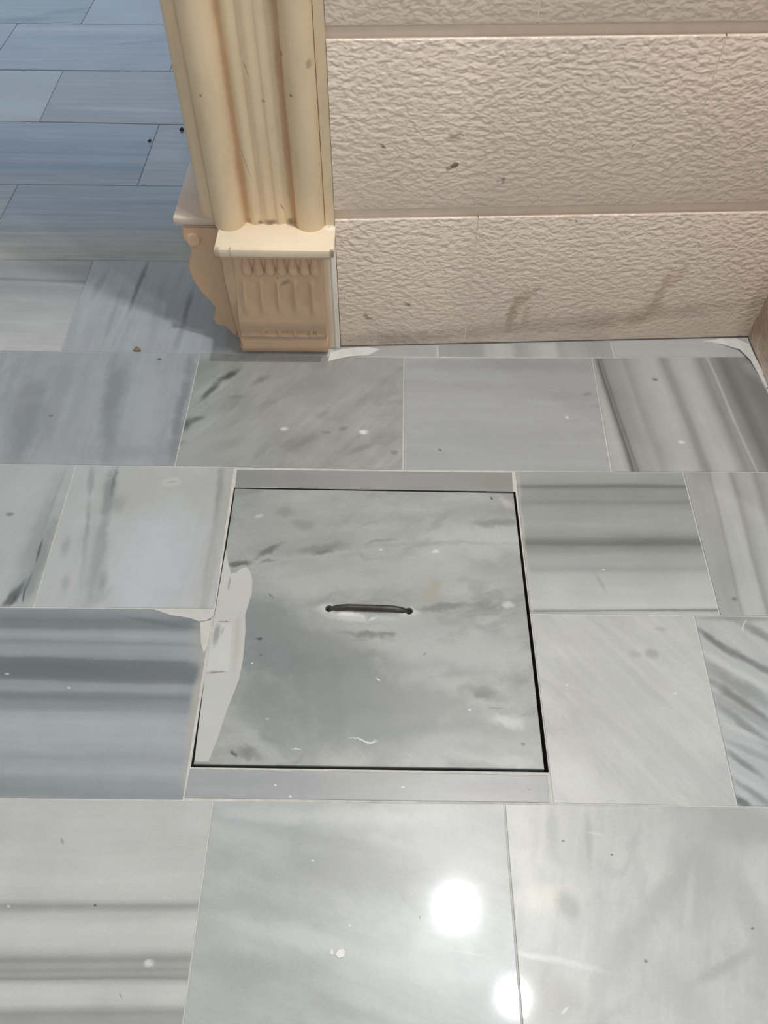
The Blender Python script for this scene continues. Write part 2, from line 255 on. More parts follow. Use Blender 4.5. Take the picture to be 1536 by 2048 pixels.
 {'ang': 0,
  'base': (0.359, 0.368, 0.369),
  'bw': 0.006,
  'cloud': 0.03,
  'f': [(0.0057, 0.1286, 0.016, 0.2153, 0.0206, (0.298, 0.306, 0.307), 0.6), (-0.049, 0.0702, -0.034, 0.1668, 0.0141, (0.307, 0.315, 0.316), 0.5), (-0.1192, 0.0276, 0.064, 0.1191, 0.019, (0.369, 0.378, 0.379), 0.5),
        (-0.0001, -0.0626, 0.014, 0.1754, 0.0253, (0.316, 0.325, 0.325), 0.4), (0.0871, 0.0444, -0.034, 0.0963, 0.0139, (0.307, 0.315, 0.316), 0.5), (-0.06, -0.1192, 0.014, 0.1298, 0.0169, (0.364, 0.373, 0.374), 0.4),
        (0.1254, -0.0156, 0.015, 0.0052, 0.0039, (0.669, 0.682, 0.683), 0.7), (-0.1248, -0.1024, -0.586, 0.0054, 0.0035, (0.043, 0.046, 0.046), 0.8), (0.1692, 0.0484, 0.015, 0.0082, 0.0055, (0.236, 0.243, 0.244), 0.6)],
  'name': 'd3',
  'o': [0.2253, 1.0687],
  'q': [[-0.1916, -0.15], [0.185, -0.1481], [0.1946, 0.1514], [-0.188, 0.1468]],
  'streak': 0.035,
  'warp': 0.02},
 {'ang': -1.505,
  'base': (0.349, 0.355, 0.34),
  'bw': 0.004,
  'cloud': 0.05,
  'f': [(0.1636, 0.11, -1.06, 0.0434, 0.0194, (0.374, 0.38, 0.364), 0.6), (-0.0457, 0.085, 0.015, 0.0056, 0.0043, (0.126, 0.13, 0.121), 0.7), (-0.0307, -0.0804, 0.014, 0.0051, 0.0038, (0.712, 0.722, 0.697), 0.8)],
  'name': 'd4',
  'o': [0.5851, 1.0736],
  'q': [[-0.1727, -0.1531], [0.1679, -0.1491], [0.1679, 0.1558], [-0.1631, 0.1464]],
  'scan': [(-0.1703, (0.379, 0.385, 0.369)), (-0.1607, (0.421, 0.428, 0.41)), (-0.152, (0.349, 0.355, 0.34)), (-0.1463, (0.16, 0.165, 0.154)), (-0.1434, (0.106, 0.109, 0.101)), (-0.1405, (0.221, 0.226, 0.214)),
           (-0.1366, (0.16, 0.165, 0.154)), (-0.1318, (0.268, 0.274, 0.26)), (-0.1232, (0.303, 0.309, 0.294)), (-0.1126, (0.312, 0.318, 0.303)), (-0.0991, (0.354, 0.36, 0.344)), (-0.0885, (0.303, 0.309, 0.294)),
           (-0.076, (0.369, 0.375, 0.359)), (-0.0577, (0.431, 0.439, 0.421)), (-0.0336, (0.454, 0.461, 0.442)), (-0.021, (0.389, 0.396, 0.379)), (-0.0124, (0.285, 0.291, 0.277)), (-0.0056, (0.294, 0.3, 0.285)),
           (0.005, (0.41, 0.417, 0.399)), (0.0214, (0.465, 0.472, 0.454)), (0.0407, (0.454, 0.461, 0.442)), (0.0542, (0.34, 0.346, 0.33)), (0.0638, (0.26, 0.266, 0.252)), (0.0716, (0.303, 0.309, 0.294)), (0.0774, (0.303, 0.309, 0.294)),
           (0.0812, (0.465, 0.472, 0.454)), (0.0851, (0.303, 0.309, 0.294)), (0.0967, (0.24, 0.245, 0.233)), (0.1082, (0.173, 0.177, 0.167)), (0.1189, (0.193, 0.197, 0.186)), (0.1275, (0.229, 0.234, 0.221)), (0.1507, (0.2, 0.204, 0.193)),
           (0.1739, (0.24, 0.245, 0.233))],
  'streak': 0.04,
  'warp': 0.01},
 {'ang': 1.2, 'base': (0.402, 0.383, 0.328), 'bw': 0.006, 'cloud': 0.05, 'f': [], 'name': 'd0', 'o': [-0.995, 1.0731], 'q': [[-0.204, -0.1504], [0.204, -0.1504], [0.204, 0.1504], [-0.204, 0.1504]], 'streak': 0.1, 'warp': 0.012},
 {'ang': 0.0, 'base': (0.392, 0.394, 0.376), 'bw': 0.006, 'cloud': 0.03, 'f': [], 'name': 'e1', 'o': [-0.0027, 1.2345], 'q': [[-0.1058, -0.0147], [0.1058, -0.0157], [0.1058, 0.0207], [-0.1058, 0.0097]], 'streak': 0.04, 'warp': 0.012},
 {'ang': -1.558,
  'base': (0.376, 0.378, 0.356),
  'bw': 0.003,
  'cloud': 0.03,
  'f': [],
  'name': 'e2',
  'o': [0.2867, 1.2429],
  'q': [[-0.1787, -0.0241], [0.1787, -0.0191], [0.1787, 0.0308], [-0.1787, 0.0124]],
  'scan': [(-0.176, (0.342, 0.343, 0.323)), (-0.1039, (0.337, 0.339, 0.319)), (-0.0884, (0.361, 0.363, 0.342)), (-0.0781, (0.456, 0.458, 0.434)), (-0.0471, (0.491, 0.493, 0.468)), (-0.0317, (0.468, 0.47, 0.445)),
           (-0.0162, (0.352, 0.353, 0.332)), (0.0096, (0.413, 0.414, 0.392)), (0.0303, (0.485, 0.487, 0.462)), (0.0592, (0.491, 0.493, 0.468)), (0.0695, (0.381, 0.383, 0.361)), (0.1026, (0.402, 0.404, 0.381)),
           (0.144, (0.342, 0.343, 0.323)), (0.1771, (0.371, 0.373, 0.352))],
  'streak': 0.04,
  'warp': 0.012},
 {'ang': 0.0, 'base': (0.445, 0.445, 0.429), 'bw': 0.006, 'cloud': 0.03, 'f': [], 'name': 'e3', 'o': [0.6119, 1.2545], 'q': [[-0.1416, -0.0306], [0.1416, -0.0226], [0.1416, 0.0339], [-0.1416, 0.0193]], 'streak': 0.04, 'warp': 0.012},
 {'ang': -0.042,
  'base': (0.463, 0.459, 0.445),
  'bw': 0.004,
  'cloud': 0.05,
  'f': [],
  'name': 'f1',
  'o': [-0.8718, 1.3767],
  'q': [[-0.2024, -0.1514], [0.2038, -0.1522], [0.2009, 0.1522], [-0.2024, 0.1513]],
  'scan': [(-0.1362, (0.482, 0.478, 0.463)), (-0.0983, (0.47, 0.465, 0.451)), (-0.0514, (0.451, 0.447, 0.433)), (0.0138, (0.397, 0.394, 0.383)), (0.039, (0.321, 0.32, 0.312)), (0.0716, (0.352, 0.351, 0.342)), (0.0821, (0.22, 0.221, 0.217)),
           (0.0909, (0.336, 0.335, 0.327)), (0.1175, (0.301, 0.3, 0.293)), (0.1501, (0.321, 0.32, 0.312))],
  'streak': 0.08,
  'warp': 0.012},
 {'ang': -1.658,
  'base': (0.363, 0.377, 0.389),
  'bw': 0.006,
  'cloud': 0.05,
  'f': [(-0.0909, 0.0569, -1.632, 0.1, 0.0059, (0.147, 0.159, 0.17), 0.85), (-0.1022, -0.093, -1.633, 0.057, 0.0056, (0.241, 0.254, 0.267), 0.7), (0.0297, -0.008, -1.597, 0.0625, 0.0067, (0.163, 0.176, 0.188), 0.7),
        (0.0268, -0.1055, -1.606, 0.0436, 0.0076, (0.254, 0.268, 0.28), 0.6), (-0.1868, -0.0253, -1.535, 0.112, 0.0078, (0.42, 0.435, 0.445), 0.6), (-0.1022, -0.0315, -1.573, 0.1203, 0.0089, (0.408, 0.423, 0.433), 0.6),
        (-0.1262, -0.0591, -1.573, 0.0759, 0.0056, (0.263, 0.277, 0.289), 0.5), (-0.1782, 0.0654, -1.71, 0.0595, 0.0101, (0.254, 0.268, 0.28), 0.5), (-0.0353, -0.0032, -1.504, 0.1476, 0.0087, (0.311, 0.325, 0.337), 0.4)],
  'name': 'f2',
  'o': [-0.4593, 1.3761],
  'q': [[-0.207, -0.1515], [0.2084, -0.1551], [0.2084, 0.1538], [-0.2099, 0.1529]],
  'streak': 0.07,
  'warp': 0.01},
 {'ang': 0.0, 'base': (0.451, 0.432, 0.383), 'bw': 0.006, 'cloud': 0.05, 'f': [], 'name': 'f0', 'o': [-1.2775, 1.3767], 'q': [[-0.2017, -0.1514], [0.2016, -0.1514], [0.2016, 0.1514], [-0.2017, 0.1514]], 'streak': 0.1, 'warp': 0.012},
 {'ang': -0.001,
  'base': (0.324, 0.338, 0.334),
  'bw': 0.0035,
  'cloud': 0.05,
  'f': [],
  'name': 'g1',
  'o': [-0.68, 1.6839],
  'q': [[-0.2491, -0.1541], [0.2492, -0.1523], [0.2492, 0.1532], [-0.2491, 0.1532]],
  'scan': [(-0.1502, (0.36, 0.344, 0.314)), (-0.1162, (0.391, 0.367, 0.309)), (-0.0579, (0.372, 0.355, 0.319)), (-0.0217, (0.28, 0.285, 0.289)), (-0.0075, (0.324, 0.327, 0.329)), (0.0446, (0.291, 0.311, 0.334)),
           (0.0766, (0.24, 0.274, 0.314)), (0.105, (0.302, 0.327, 0.35)), (0.1226, (0.231, 0.27, 0.314)), (0.145, (0.27, 0.305, 0.345))],
  'ss': (2, 44),
  'streak': 0.17,
  'warp': 0.012},
 {'ang': 0.0,
  'base': (0.324, 0.338, 0.334),
  'bw': 0.006,
  'cloud': 0.05,
  'f': [],
  'name': 'g0',
  'o': [-1.13, 1.6835],
  'q': [[-0.1991, -0.1537], [0.1992, -0.1537], [0.1992, 0.1537], [-0.1991, 0.1537]],
  'ss': (2, 44),
  'streak': 0.17,
  'warp': 0.012},
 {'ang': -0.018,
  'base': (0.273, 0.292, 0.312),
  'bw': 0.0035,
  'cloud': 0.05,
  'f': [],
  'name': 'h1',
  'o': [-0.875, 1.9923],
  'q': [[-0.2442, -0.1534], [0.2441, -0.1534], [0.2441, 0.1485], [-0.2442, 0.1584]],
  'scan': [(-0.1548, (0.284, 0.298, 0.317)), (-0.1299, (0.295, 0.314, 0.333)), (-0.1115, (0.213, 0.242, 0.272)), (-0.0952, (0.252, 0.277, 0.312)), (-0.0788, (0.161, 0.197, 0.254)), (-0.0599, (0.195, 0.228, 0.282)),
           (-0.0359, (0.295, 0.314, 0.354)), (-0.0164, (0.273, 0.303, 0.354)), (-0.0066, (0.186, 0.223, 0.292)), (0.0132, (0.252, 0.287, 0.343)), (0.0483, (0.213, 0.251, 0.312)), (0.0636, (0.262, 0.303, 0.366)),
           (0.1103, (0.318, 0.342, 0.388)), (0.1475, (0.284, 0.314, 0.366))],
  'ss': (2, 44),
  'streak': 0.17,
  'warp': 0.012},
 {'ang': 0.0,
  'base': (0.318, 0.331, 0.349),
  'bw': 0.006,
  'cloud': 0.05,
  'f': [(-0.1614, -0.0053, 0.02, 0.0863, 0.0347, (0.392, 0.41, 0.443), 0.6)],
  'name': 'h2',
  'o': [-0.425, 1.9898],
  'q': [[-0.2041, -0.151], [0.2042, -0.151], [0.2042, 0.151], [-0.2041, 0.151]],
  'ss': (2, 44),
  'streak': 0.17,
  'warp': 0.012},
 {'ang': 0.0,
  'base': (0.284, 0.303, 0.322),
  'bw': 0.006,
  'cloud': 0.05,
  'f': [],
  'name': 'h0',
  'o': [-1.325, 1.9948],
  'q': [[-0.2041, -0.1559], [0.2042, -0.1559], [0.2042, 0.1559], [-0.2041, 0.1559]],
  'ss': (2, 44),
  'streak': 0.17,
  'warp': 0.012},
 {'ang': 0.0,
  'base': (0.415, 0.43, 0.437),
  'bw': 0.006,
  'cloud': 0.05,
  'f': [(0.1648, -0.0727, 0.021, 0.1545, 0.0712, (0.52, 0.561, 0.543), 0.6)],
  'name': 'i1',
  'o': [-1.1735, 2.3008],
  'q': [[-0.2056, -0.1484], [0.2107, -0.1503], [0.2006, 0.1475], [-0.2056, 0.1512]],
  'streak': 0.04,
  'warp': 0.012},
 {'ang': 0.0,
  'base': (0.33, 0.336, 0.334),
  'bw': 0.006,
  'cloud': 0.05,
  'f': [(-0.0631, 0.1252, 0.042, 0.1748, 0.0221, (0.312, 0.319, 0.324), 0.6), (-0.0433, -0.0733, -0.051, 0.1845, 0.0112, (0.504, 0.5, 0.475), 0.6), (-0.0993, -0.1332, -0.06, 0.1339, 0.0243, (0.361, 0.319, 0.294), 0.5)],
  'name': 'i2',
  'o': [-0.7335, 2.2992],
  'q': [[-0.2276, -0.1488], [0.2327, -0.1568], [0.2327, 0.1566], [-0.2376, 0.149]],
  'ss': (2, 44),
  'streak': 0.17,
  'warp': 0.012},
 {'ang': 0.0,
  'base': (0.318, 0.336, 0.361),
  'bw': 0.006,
  'cloud': 0.05,
  'f': [(-0.032, 0.0621, 0.024, 0.2772, 0.0179, (0.235, 0.276, 0.345), 0.7), (0.1475, 0.031, 0.216, 0.0986, 0.0107, (0.197, 0.227, 0.284), 0.7), (-0.2073, -0.0157, -0.026, 0.0783, 0.0136, (0.235, 0.276, 0.345), 0.6),
        (-0.0538, 0.1196, 0.01, 0.274, 0.0183, (0.489, 0.515, 0.543), 0.5)],
  'name': 'j1',
  'o': [-0.9275, 2.6137],
  'q': [[-0.2716, -0.16], [0.2716, -0.1567], [0.2716, 0.1566], [-0.2716, 0.1602]],
  'ss': (2, 44),
  'streak': 0.17,
  'warp': 0.012},
 {'ang': 0.0, 'base': (0.3, 0.319, 0.345), 'bw': 0.006, 'cloud': 0.05, 'f': [], 'name': 'j2', 'o': [-0.4525, 2.6138], 'q': [[-0.2016, -0.1567], [0.2016, -0.1563], [0.2016, 0.1565], [-0.2016, 0.1565]], 'streak': 0.04, 'warp': 0.012},
 {'ang': 0.0, 'base': (0.318, 0.336, 0.361), 'bw': 0.006, 'cloud': 0.05, 'f': [], 'name': 'j0', 'o': [-1.4, 2.6139], 'q': [[-0.1992, -0.1602], [0.1991, -0.1602], [0.1991, 0.16], [-0.1992, 0.1603]], 'streak': 0.04, 'warp': 0.012},
 {'ang': 0.0,
  'base': (0.235, 0.266, 0.256),
  'bw': 0.006,
  'cloud': 0.05,
  'f': [(0.029, -0.1216, 0.125, 0.1043, 0.0155, (0.093, 0.132, 0.147), 0.85), (0.1312, -0.0592, 0.316, 0.0802, 0.0202, (0.105, 0.145, 0.154), 0.8), (0.0148, -0.0107, 0.095, 0.124, 0.0163, (0.206, 0.246, 0.265), 0.7),
        (-0.0067, -0.0822, 0.133, 0.0813, 0.0159, (0.312, 0.354, 0.367), 0.6)],
  'name': 'k1',
  'o': [-1.198, 2.9272],
  'q': [[-0.2011, -0.1513], [0.2011, -0.1526], [0.2011, 0.1519], [-0.2011, 0.1519]],
  'ss': (2, 44),
  'streak': 0.17,
  'warp': 0.012},
 {'ang': 0.0, 'base': (0.348, 0.366, 0.39), 'bw': 0.006, 'cloud': 0.05, 'f': [], 'name': 'k2', 'o': [-0.798, 2.9262], 'q': [[-0.1971, -0.1516], [0.1972, -0.1542], [0.1972, 0.1529], [-0.1971, 0.1529]], 'streak': 0.05, 'warp': 0.012},
 {'ang': 0.0, 'base': (0.3, 0.319, 0.345), 'bw': 0.006, 'cloud': 0.05, 'f': [], 'name': 'k3', 'o': [-0.4, 2.9256], 'q': [[-0.1991, -0.1536], [0.1992, -0.1536], [0.1992, 0.1536], [-0.1991, 0.1536]], 'streak': 0.04, 'warp': 0.012}]
SLABS = {'bot': {'ang': 0,
         'base': (0.347, 0.359, 0.359),
         'bw': 0.006,
         'cloud': 0.05,
         'f': [(-0.0661, 0.0038, 0.011, 0.062, 0.011, (0.314, 0.325, 0.325), 0.5), (0.1485, -0.0007, 0.011, 0.068, 0.0096, (0.319, 0.33, 0.33), 0.4), (-0.198, 0.0058, 0.011, 0.049, 0.0124, (0.328, 0.34, 0.34), 0.4),
               (-0.126, -0.0003, 0.011, 0.0033, 0.0021, (0.776, 0.795, 0.795), 0.9), (-0.1046, -0.0177, 0.011, 0.0033, 0.002, (0.85, 0.85, 0.85), 0.9), (0.0469, -0.0012, 0.011, 0.0038, 0.0017, (0.665, 0.683, 0.683), 0.8),
               (0.2229, -0.0026, 0.011, 0.0028, 0.0017, (0.098, 0.103, 0.103), 0.7)],
         'name': 'sb',
         'o': [-0.0193, 0.3491],
         'q': [[-0.2503, -0.019], [0.2492, -0.0199], [0.2501, 0.0177], [-0.249, 0.0212]],
         'streak': 0.04,
         'warp': 0.012},
 'slab': {'ang': 0.12,
          'base': (0.359, 0.37, 0.354),
          'bw': 0.006,
          'cloud': 0.09,
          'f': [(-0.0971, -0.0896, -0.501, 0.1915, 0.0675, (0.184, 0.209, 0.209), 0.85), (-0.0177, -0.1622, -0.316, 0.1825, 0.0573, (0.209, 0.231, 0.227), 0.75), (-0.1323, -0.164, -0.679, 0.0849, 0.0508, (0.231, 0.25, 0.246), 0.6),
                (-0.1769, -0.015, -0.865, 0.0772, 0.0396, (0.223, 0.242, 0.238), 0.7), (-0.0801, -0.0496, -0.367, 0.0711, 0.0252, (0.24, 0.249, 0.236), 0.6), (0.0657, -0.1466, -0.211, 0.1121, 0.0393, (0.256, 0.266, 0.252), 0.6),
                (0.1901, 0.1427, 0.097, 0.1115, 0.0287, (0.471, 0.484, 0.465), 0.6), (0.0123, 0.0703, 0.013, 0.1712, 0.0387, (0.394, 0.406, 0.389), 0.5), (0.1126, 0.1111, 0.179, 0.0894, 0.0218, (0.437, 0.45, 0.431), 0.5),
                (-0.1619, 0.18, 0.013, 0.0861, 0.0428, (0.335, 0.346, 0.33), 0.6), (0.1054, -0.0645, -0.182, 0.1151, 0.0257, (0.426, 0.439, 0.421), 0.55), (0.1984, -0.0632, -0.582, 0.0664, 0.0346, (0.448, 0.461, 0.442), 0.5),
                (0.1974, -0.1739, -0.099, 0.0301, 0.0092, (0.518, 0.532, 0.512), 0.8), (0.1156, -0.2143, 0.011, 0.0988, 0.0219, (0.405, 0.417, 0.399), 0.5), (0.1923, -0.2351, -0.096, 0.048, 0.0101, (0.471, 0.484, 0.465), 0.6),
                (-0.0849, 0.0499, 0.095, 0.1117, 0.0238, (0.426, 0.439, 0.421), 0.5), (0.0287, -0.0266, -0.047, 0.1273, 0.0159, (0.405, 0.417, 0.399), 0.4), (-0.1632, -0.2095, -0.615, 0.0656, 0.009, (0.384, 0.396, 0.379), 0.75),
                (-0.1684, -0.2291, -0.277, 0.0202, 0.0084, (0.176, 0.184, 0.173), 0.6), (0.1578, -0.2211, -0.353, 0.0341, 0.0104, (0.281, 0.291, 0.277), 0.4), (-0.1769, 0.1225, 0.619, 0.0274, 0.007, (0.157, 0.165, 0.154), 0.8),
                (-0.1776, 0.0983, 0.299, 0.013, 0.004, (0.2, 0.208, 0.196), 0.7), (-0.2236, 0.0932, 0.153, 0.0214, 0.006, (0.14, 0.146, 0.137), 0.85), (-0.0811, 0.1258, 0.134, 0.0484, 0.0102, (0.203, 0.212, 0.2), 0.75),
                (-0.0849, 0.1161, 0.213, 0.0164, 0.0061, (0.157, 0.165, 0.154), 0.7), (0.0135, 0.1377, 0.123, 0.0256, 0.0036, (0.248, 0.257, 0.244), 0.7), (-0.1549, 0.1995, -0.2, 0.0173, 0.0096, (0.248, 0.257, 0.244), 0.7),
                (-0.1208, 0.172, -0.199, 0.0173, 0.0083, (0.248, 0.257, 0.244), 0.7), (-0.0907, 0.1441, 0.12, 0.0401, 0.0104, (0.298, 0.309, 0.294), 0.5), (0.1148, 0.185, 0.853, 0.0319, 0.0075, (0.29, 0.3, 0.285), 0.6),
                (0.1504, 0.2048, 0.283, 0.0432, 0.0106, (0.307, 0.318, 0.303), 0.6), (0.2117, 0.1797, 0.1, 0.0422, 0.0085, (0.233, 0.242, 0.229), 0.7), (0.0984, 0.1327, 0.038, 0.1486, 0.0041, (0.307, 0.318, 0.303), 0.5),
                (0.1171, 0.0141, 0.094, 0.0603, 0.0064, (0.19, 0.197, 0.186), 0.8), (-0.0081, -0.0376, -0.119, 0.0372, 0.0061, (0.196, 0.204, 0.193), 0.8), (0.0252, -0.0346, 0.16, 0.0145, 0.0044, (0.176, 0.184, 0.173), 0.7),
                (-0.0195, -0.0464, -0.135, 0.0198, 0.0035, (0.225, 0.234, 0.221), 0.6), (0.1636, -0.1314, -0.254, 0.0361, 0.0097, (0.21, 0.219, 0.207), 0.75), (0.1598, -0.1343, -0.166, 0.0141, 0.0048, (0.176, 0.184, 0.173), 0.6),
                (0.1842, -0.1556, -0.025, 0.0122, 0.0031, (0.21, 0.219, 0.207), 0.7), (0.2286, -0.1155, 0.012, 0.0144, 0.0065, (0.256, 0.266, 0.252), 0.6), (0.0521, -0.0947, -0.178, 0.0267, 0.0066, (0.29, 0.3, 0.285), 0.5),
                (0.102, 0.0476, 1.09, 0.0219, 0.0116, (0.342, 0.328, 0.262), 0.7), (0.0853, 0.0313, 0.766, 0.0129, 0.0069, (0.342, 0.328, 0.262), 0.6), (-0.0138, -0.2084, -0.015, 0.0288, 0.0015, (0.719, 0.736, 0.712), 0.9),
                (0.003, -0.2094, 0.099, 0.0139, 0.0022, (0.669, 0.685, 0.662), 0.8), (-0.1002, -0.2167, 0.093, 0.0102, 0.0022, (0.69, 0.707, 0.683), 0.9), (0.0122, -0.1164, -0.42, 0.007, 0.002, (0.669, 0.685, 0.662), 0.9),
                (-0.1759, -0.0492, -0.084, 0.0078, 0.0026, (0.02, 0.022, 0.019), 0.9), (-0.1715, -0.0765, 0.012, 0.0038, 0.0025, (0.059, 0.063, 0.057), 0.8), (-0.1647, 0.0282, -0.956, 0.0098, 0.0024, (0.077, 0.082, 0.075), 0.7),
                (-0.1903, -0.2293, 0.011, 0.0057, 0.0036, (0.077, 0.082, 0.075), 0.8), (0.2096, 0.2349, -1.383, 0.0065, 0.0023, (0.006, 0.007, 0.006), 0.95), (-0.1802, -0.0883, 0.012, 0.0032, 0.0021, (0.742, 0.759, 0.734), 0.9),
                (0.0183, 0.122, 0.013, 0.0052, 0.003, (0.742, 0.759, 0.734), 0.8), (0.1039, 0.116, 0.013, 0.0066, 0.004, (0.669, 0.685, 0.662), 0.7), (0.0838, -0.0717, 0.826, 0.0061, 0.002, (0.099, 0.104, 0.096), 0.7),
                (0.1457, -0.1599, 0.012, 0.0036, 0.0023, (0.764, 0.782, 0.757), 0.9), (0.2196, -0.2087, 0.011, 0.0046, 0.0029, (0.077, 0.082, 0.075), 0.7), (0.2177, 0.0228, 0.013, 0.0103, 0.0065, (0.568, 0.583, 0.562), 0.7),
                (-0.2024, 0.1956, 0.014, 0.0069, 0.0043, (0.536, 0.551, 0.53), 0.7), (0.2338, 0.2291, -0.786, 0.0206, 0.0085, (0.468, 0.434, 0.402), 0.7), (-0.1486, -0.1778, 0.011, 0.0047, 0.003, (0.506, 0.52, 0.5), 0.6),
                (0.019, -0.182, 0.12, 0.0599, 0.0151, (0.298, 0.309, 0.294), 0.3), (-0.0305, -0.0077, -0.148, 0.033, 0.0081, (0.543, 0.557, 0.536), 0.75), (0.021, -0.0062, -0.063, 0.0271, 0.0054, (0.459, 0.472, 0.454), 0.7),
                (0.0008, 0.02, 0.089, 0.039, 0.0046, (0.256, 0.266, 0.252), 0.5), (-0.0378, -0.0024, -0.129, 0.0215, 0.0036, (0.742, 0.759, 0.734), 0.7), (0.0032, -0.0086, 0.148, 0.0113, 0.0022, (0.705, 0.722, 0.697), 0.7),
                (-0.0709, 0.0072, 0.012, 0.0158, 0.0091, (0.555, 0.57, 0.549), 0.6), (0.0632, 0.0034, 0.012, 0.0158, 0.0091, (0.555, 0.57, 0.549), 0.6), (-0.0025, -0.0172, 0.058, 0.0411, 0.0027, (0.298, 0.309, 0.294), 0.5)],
          'name': 'hs',
          'o': [-0.0185, 0.6224],
          'q': [[-0.2459, -0.2457], [0.2467, -0.2476], [0.2472, 0.2449], [-0.248, 0.2483]],
          'ss': (2.6, 15),
          'streak': 0.08,
          'vein': 0.22,
          'warp': 0.03},
 'top': {'ang': 0,
         'base': (0.279, 0.281, 0.275),
         'bw': 0.006,
         'cloud': 0.05,
         'f': [(0.2263, 0.0027, 0.014, 0.0589, 0.0232, (0.262, 0.246, 0.223), 0.6), (-0.2051, -0.001, 0.014, 0.0725, 0.0162, (0.246, 0.248, 0.242), 0.5), (0.0015, -0.0005, 0.014, 0.0636, 0.0162, (0.305, 0.307, 0.301), 0.4)],
         'name': 'st',
         'o': [-0.0192, 0.8941],
         'q': [[-0.2478, -0.0188], [0.2474, -0.0234], [0.2495, 0.0211], [-0.2491, 0.0212]],
         'streak': 0.04,
         'warp': 0.012}}
SHAPES = {'chip': [[-0.2669, 0.516], [-0.2323, 0.5172], [-0.2364, 0.599], [-0.2672, 0.5995]],
 'fill': [[-0.2637, 0.3817], [-0.2647, 0.4114], [-0.2665, 0.472], [-0.2684, 0.5366], [-0.2676, 0.5968], [-0.2669, 0.6561], [-0.2664, 0.7139], [-0.2657, 0.7409], [-0.2589, 0.714], [-0.2511, 0.6915], [-0.2432, 0.6936], [-0.2345, 0.7035],
          [-0.2273, 0.7055], [-0.2205, 0.6968], [-0.2146, 0.6804], [-0.2128, 0.6568], [-0.2165, 0.6317], [-0.2194, 0.6153], [-0.2154, 0.5869], [-0.2135, 0.5373], [-0.2157, 0.5044], [-0.2207, 0.4843], [-0.2286, 0.453], [-0.2343, 0.4191],
          [-0.2407, 0.3935], [-0.2438, 0.3805], [-0.2557, 0.3797]],
 'h0': [[-0.0869, 0.6287], [0.0407, 0.6258]],
 'leaf': [-0.5106, 1.2304],
 'lines': [[-0.2652, 0.6026], [-0.2377, 0.6034], [-0.2697, 0.5143], [-0.2319, 0.5197], [-0.2416, 0.5901], [-0.2383, 0.5287], [-0.2517, 0.6896], [-0.2516, 0.6563], [-0.2289, 0.6152], [-0.2247, 0.5288], [-0.2593, 0.5934], [-0.2602, 0.5664],
           [-0.2499, 0.5935], [-0.2525, 0.5777], [-0.267, 0.5168], [-0.2324, 0.518]],
 'mortar': [[-0.367, 0.6243], [-0.2683, 0.6247], [-0.2682, 0.6129], [-0.2797, 0.6047], [-0.2905, 0.6028], [-0.3056, 0.6088], [-0.3381, 0.6138]],
 'mortar2': [[-0.2888, 0.6019], [-0.2704, 0.6057], [-0.2705, 0.562], [-0.2744, 0.5466], [-0.2819, 0.5661]],
 'pit': [[-0.2679, 0.3725], [0.2341, 0.371], [0.2326, 0.8708], [-0.2687, 0.8741]],
 'smearL': [[-0.1181, 1.2022], [-0.1021, 1.2084], [-0.0739, 1.2177], [-0.0383, 1.2213], [-0.0129, 1.2398], [-0.0388, 1.247], [-0.0748, 1.2419], [-0.0932, 1.2385], [-0.1153, 1.2276]],
 'smearR': [[0.6537, 1.2734], [0.6971, 1.2803], [0.7315, 1.284], [0.7538, 1.2657], [0.754, 1.2322], [0.7571, 1.1879], [0.758, 1.1407], [0.7508, 1.1364], [0.7466, 1.179], [0.7448, 1.2171], [0.731, 1.25], [0.6933, 1.2647]]}


# ------------------------------------------------------------------ node helpers


